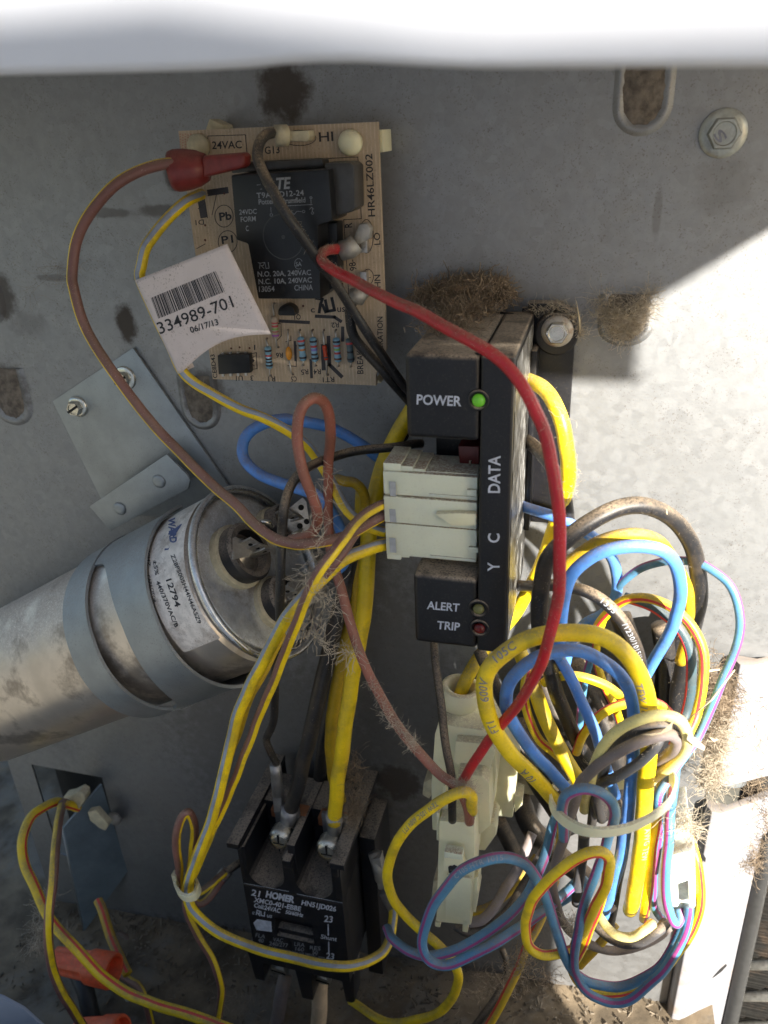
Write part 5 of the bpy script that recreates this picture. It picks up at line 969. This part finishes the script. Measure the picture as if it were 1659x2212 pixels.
nut(P(121,2073,72), P(246,2098,72), 6.7, 9.1, 'bright orange ribbed wire nut at the lower left behind the striped wire')
nut(P(172,2228,95), P(262,2230,95), 6.4, 8.2, 'second orange wire nut mostly cut off by the bottom edge')
mb = MB(); c1_ = [P(150,2060,50),P(185,2140,62),P(205,2230,74)]; mb.tube(c1_, 5, 8); tag(mb.build('conduit', DARKM, smooth=True), 'dark cable sheath under the orange wire nut', 'cable')
# ---------------------------------------------------------------- lint, cobwebs, straw
def clump(name, label, pts, n, ln, rad, m, th=.09, sq=(1,1,1), cat='lint', seedv=0):
    R_ = random.Random(seedv+n); mb = MB()
    for _ in range(int(n*1.5)):
        k = R_.randrange(len(pts)); p0 = P(*pts[k]); s = R_.random()
        if k+1 < len(pts): p0 = p0.lerp(P(*pts[k+1]), s)
        p = p0+Vector((R_.gauss(0,rad*sq[0]), R_.gauss(0,rad*sq[1]), R_.gauss(0,rad*sq[2]))); d = Vector((R_.gauss(0,1), R_.gauss(0,.8), R_.gauss(0,1))).normalized(); q = [p]; L = R_.uniform(.4,1.3)*ln
        for _k in range(5): d = (d+Vector((R_.gauss(0,.33), R_.gauss(0,.33), R_.gauss(0,.33)))).normalized(); q.append(q[-1]+d*L/5)
        mb.tube(q, th*.5*R_.uniform(.6,1.5), 3, cap=False)
    return tag(mb.build(name, m, kind='stuff'), label, cat, kind='stuff')
clump('lint', 'dark tuft of lint piled on top of the module', [(905,645,6),(950,632,8),(1000,622,8),(1050,618,6),(1075,632,6)], 1500, 5, 1.7, LINT, .26, (1.4,1,1.6))
clump('lint', 'brown lint mat over the rear of the dusty module top', [(945,680,18),(985,665,14),(1030,655,14),(960,710,34)], 900, 4.5, 2.3, LINT, .2, (2,.25,1.4), seedv=3)
clump('lint', 'fibres round the shiny bolt on the mounting foot', [(1150,668,10),(1200,662,10),(1240,680,9),(1252,720,7)], 260, 4, 1.0, LINT2, .09)
clump('lint', 'nest of tan fibres in the small wall bump right of the bolt', [(1300,650,4),(1325,690,5),(1375,690,5),(1400,645,4),(1350,715,4)], 900, 7, 1.8, LINT2, .09, (1,1,.5))
clump('cobweb', 'stringy cobweb hanging across the yellow bundle and capacitor', [(708,1010,64),(702,1080,76),(695,1160,88),(680,1200,94),(665,1250,98)], 82, 8, .9, LINT2, .13, cat='cobweb')
clump('cobweb', 'tangled cobweb strand stretched to the reddish brown wire', [(648,1335,92),(665,1365,88),(690,1385,84),(720,1400,80),(765,1412,76)], 93, 8, .8, LINT2, .14, cat='cobweb')
clump('cobweb', 'loose cobweb tuft beside the brown and yellow wires at capacitor front', [(690,1230,92),(672,1265,94),(690,1290,92),(712,1310,90)], 60, 9, 1.6, LINT2, .12, cat='cobweb')
clump('cobweb', 'dusty cobweb on the middle of the reddish brown wire', [(800,1470,76),(830,1530,80),(860,1575,82),(890,1605,84)], 231, 4, .9, LINT2, .08, cat='cobweb')
clump('cobweb', 'grey cobweb hanging at the lower left wires', [(100,1925,72),(92,1960,72),(82,2010,72),(75,2040,72)], 143, 8, 1.8, LINT2, .13, cat='cobweb')
clump('lint', 'lint clinging between yellow wire and contactor barrier', [(765,1640,44),(770,1700,44),(765,1760,46)], 260, 8, 1.8, LINT, .14)
clump('lint', 'thick lint packed in the corner beside the post', [(1540,1450,20),(1530,1520,24),(1515,1580,26),(1560,1500,14)], 1500, 7, 3.4, LINT, .16, (1,1.4,1))
clump('lint', 'pale shredded lint over the post above its slot', [(1545,1560,30),(1560,1600,20),(1540,1640,22),(1535,1690,18)], 700, 8, 2.6, LINT2, .16)
clump('lint', 'lint trail running down the right part of the post', [(1640,1480,-2),(1610,1560,-4),(1630,1700,-8),(1645,1780,-10),(1620,1850,-8)], 1300, 8, 3.2, LINT, .17)
clump('lint', 'fibres on the back of the yellow wire right of the module', [(1212,880,38),(1235,960,38),(1236,1020,36),(1230,1060,34)], 110, 4, .6, LINT2, .1)
clump('lint', 'fibre tuft on top of the small white plug', [(1455,1760,84),(1475,1770,86),(1490,1790,84)], 160, 9, 1.6, LINT2, .13)
clump('lint', 'seed fluff below the tilted yellow loop', [(1245,1985,84),(1235,1998,84)], 60, 6, 1.2, LINT2, .14)
clump('lint', 'brown plant litter caught on the floor under the loops', [(1030,2110,40),(1080,2120,50),(1120,2080,60),(1150,2070,80),(1100,2130,50),(960,2160,20),(1180,2110,40)], 420, 7, 2.6, LINT, .17)
clump('lint', 'lint where the red and brown wires enter the housing', [(985,1690,88),(1000,1695,90),(1015,1705,90)], 220, 4, 1.0, LINT2, .08)
clump('lint', 'faint litter along the foot of the wall', [(330,2000,4),(500,2060,10),(800,2130,20),(900,2150,20),(450,2150,60),(560,2190,40)], 350, 6, 5, LINT, .16)
clump('debris_cobweb', 'fine cobweb smeared on the upper left wall', [(60,640,1),(130,600,1),(160,570,1)], 60, 14, 2, LINT, .06, (2,1,.1), cat='cobweb')
def straw(x0_, y0_, o0, x1_, y1_, o1, th, label):
    a, b = P(x0_,y0_,o0), P(x1_,y1_,o1); m_ = a.lerp(b,.5)+Vector((.5,-.8,.6)); tag(MB().tube([a, m_, b], [th*.3, th, th*.5], 5).build('straw', STRAW, smooth=True), label, 'straw')
straw(1486,1555,66,1587,1447,72,.38,'long dry straw lying across the blue wire at the right')
straw(1505,1440,30,1555,1446,32,.5,'short straw chip above the lint in the right corner')
straw(1500,1640,60,1492,1590,66,.3,'thin straw end below the right coil ring'); straw(1530,1590,34,1550,1597,34,.6,'stubby pale straw in the corner lint')
straw(1435,1107,63,1440,1100,64,.2,'tiny straw fleck on the tall black arch'); straw(1245,650,10,1253,720,9,.3,'upright straw at the right of the shiny bolt')
lf = MB(); q = [P(*zN(*p), 104) for p in ((755,525),(830,520),(900,510),(945,470),(1003,418),(985,450),(975,490),(905,520),(840,532))]; lf.add(q, [tuple(range(9))]); o = lf.build('leaf_scrap', STRAW); tag(o, 'torn pale leaf scrap lying on the small wire coil', 'leaf')
lf = MB(); q = [P(*zN(*p), 100) for p in ((1095,520),(1135,540),(1180,575),(1215,610),(1208,640),(1170,620),(1120,590),(1085,560))]; lf.add(q, [tuple(range(8))]); o = lf.build('leaf_scrap', LINT2); tag(o, 'pale dry leaf scrap at the right side of the cream ring', 'leaf')
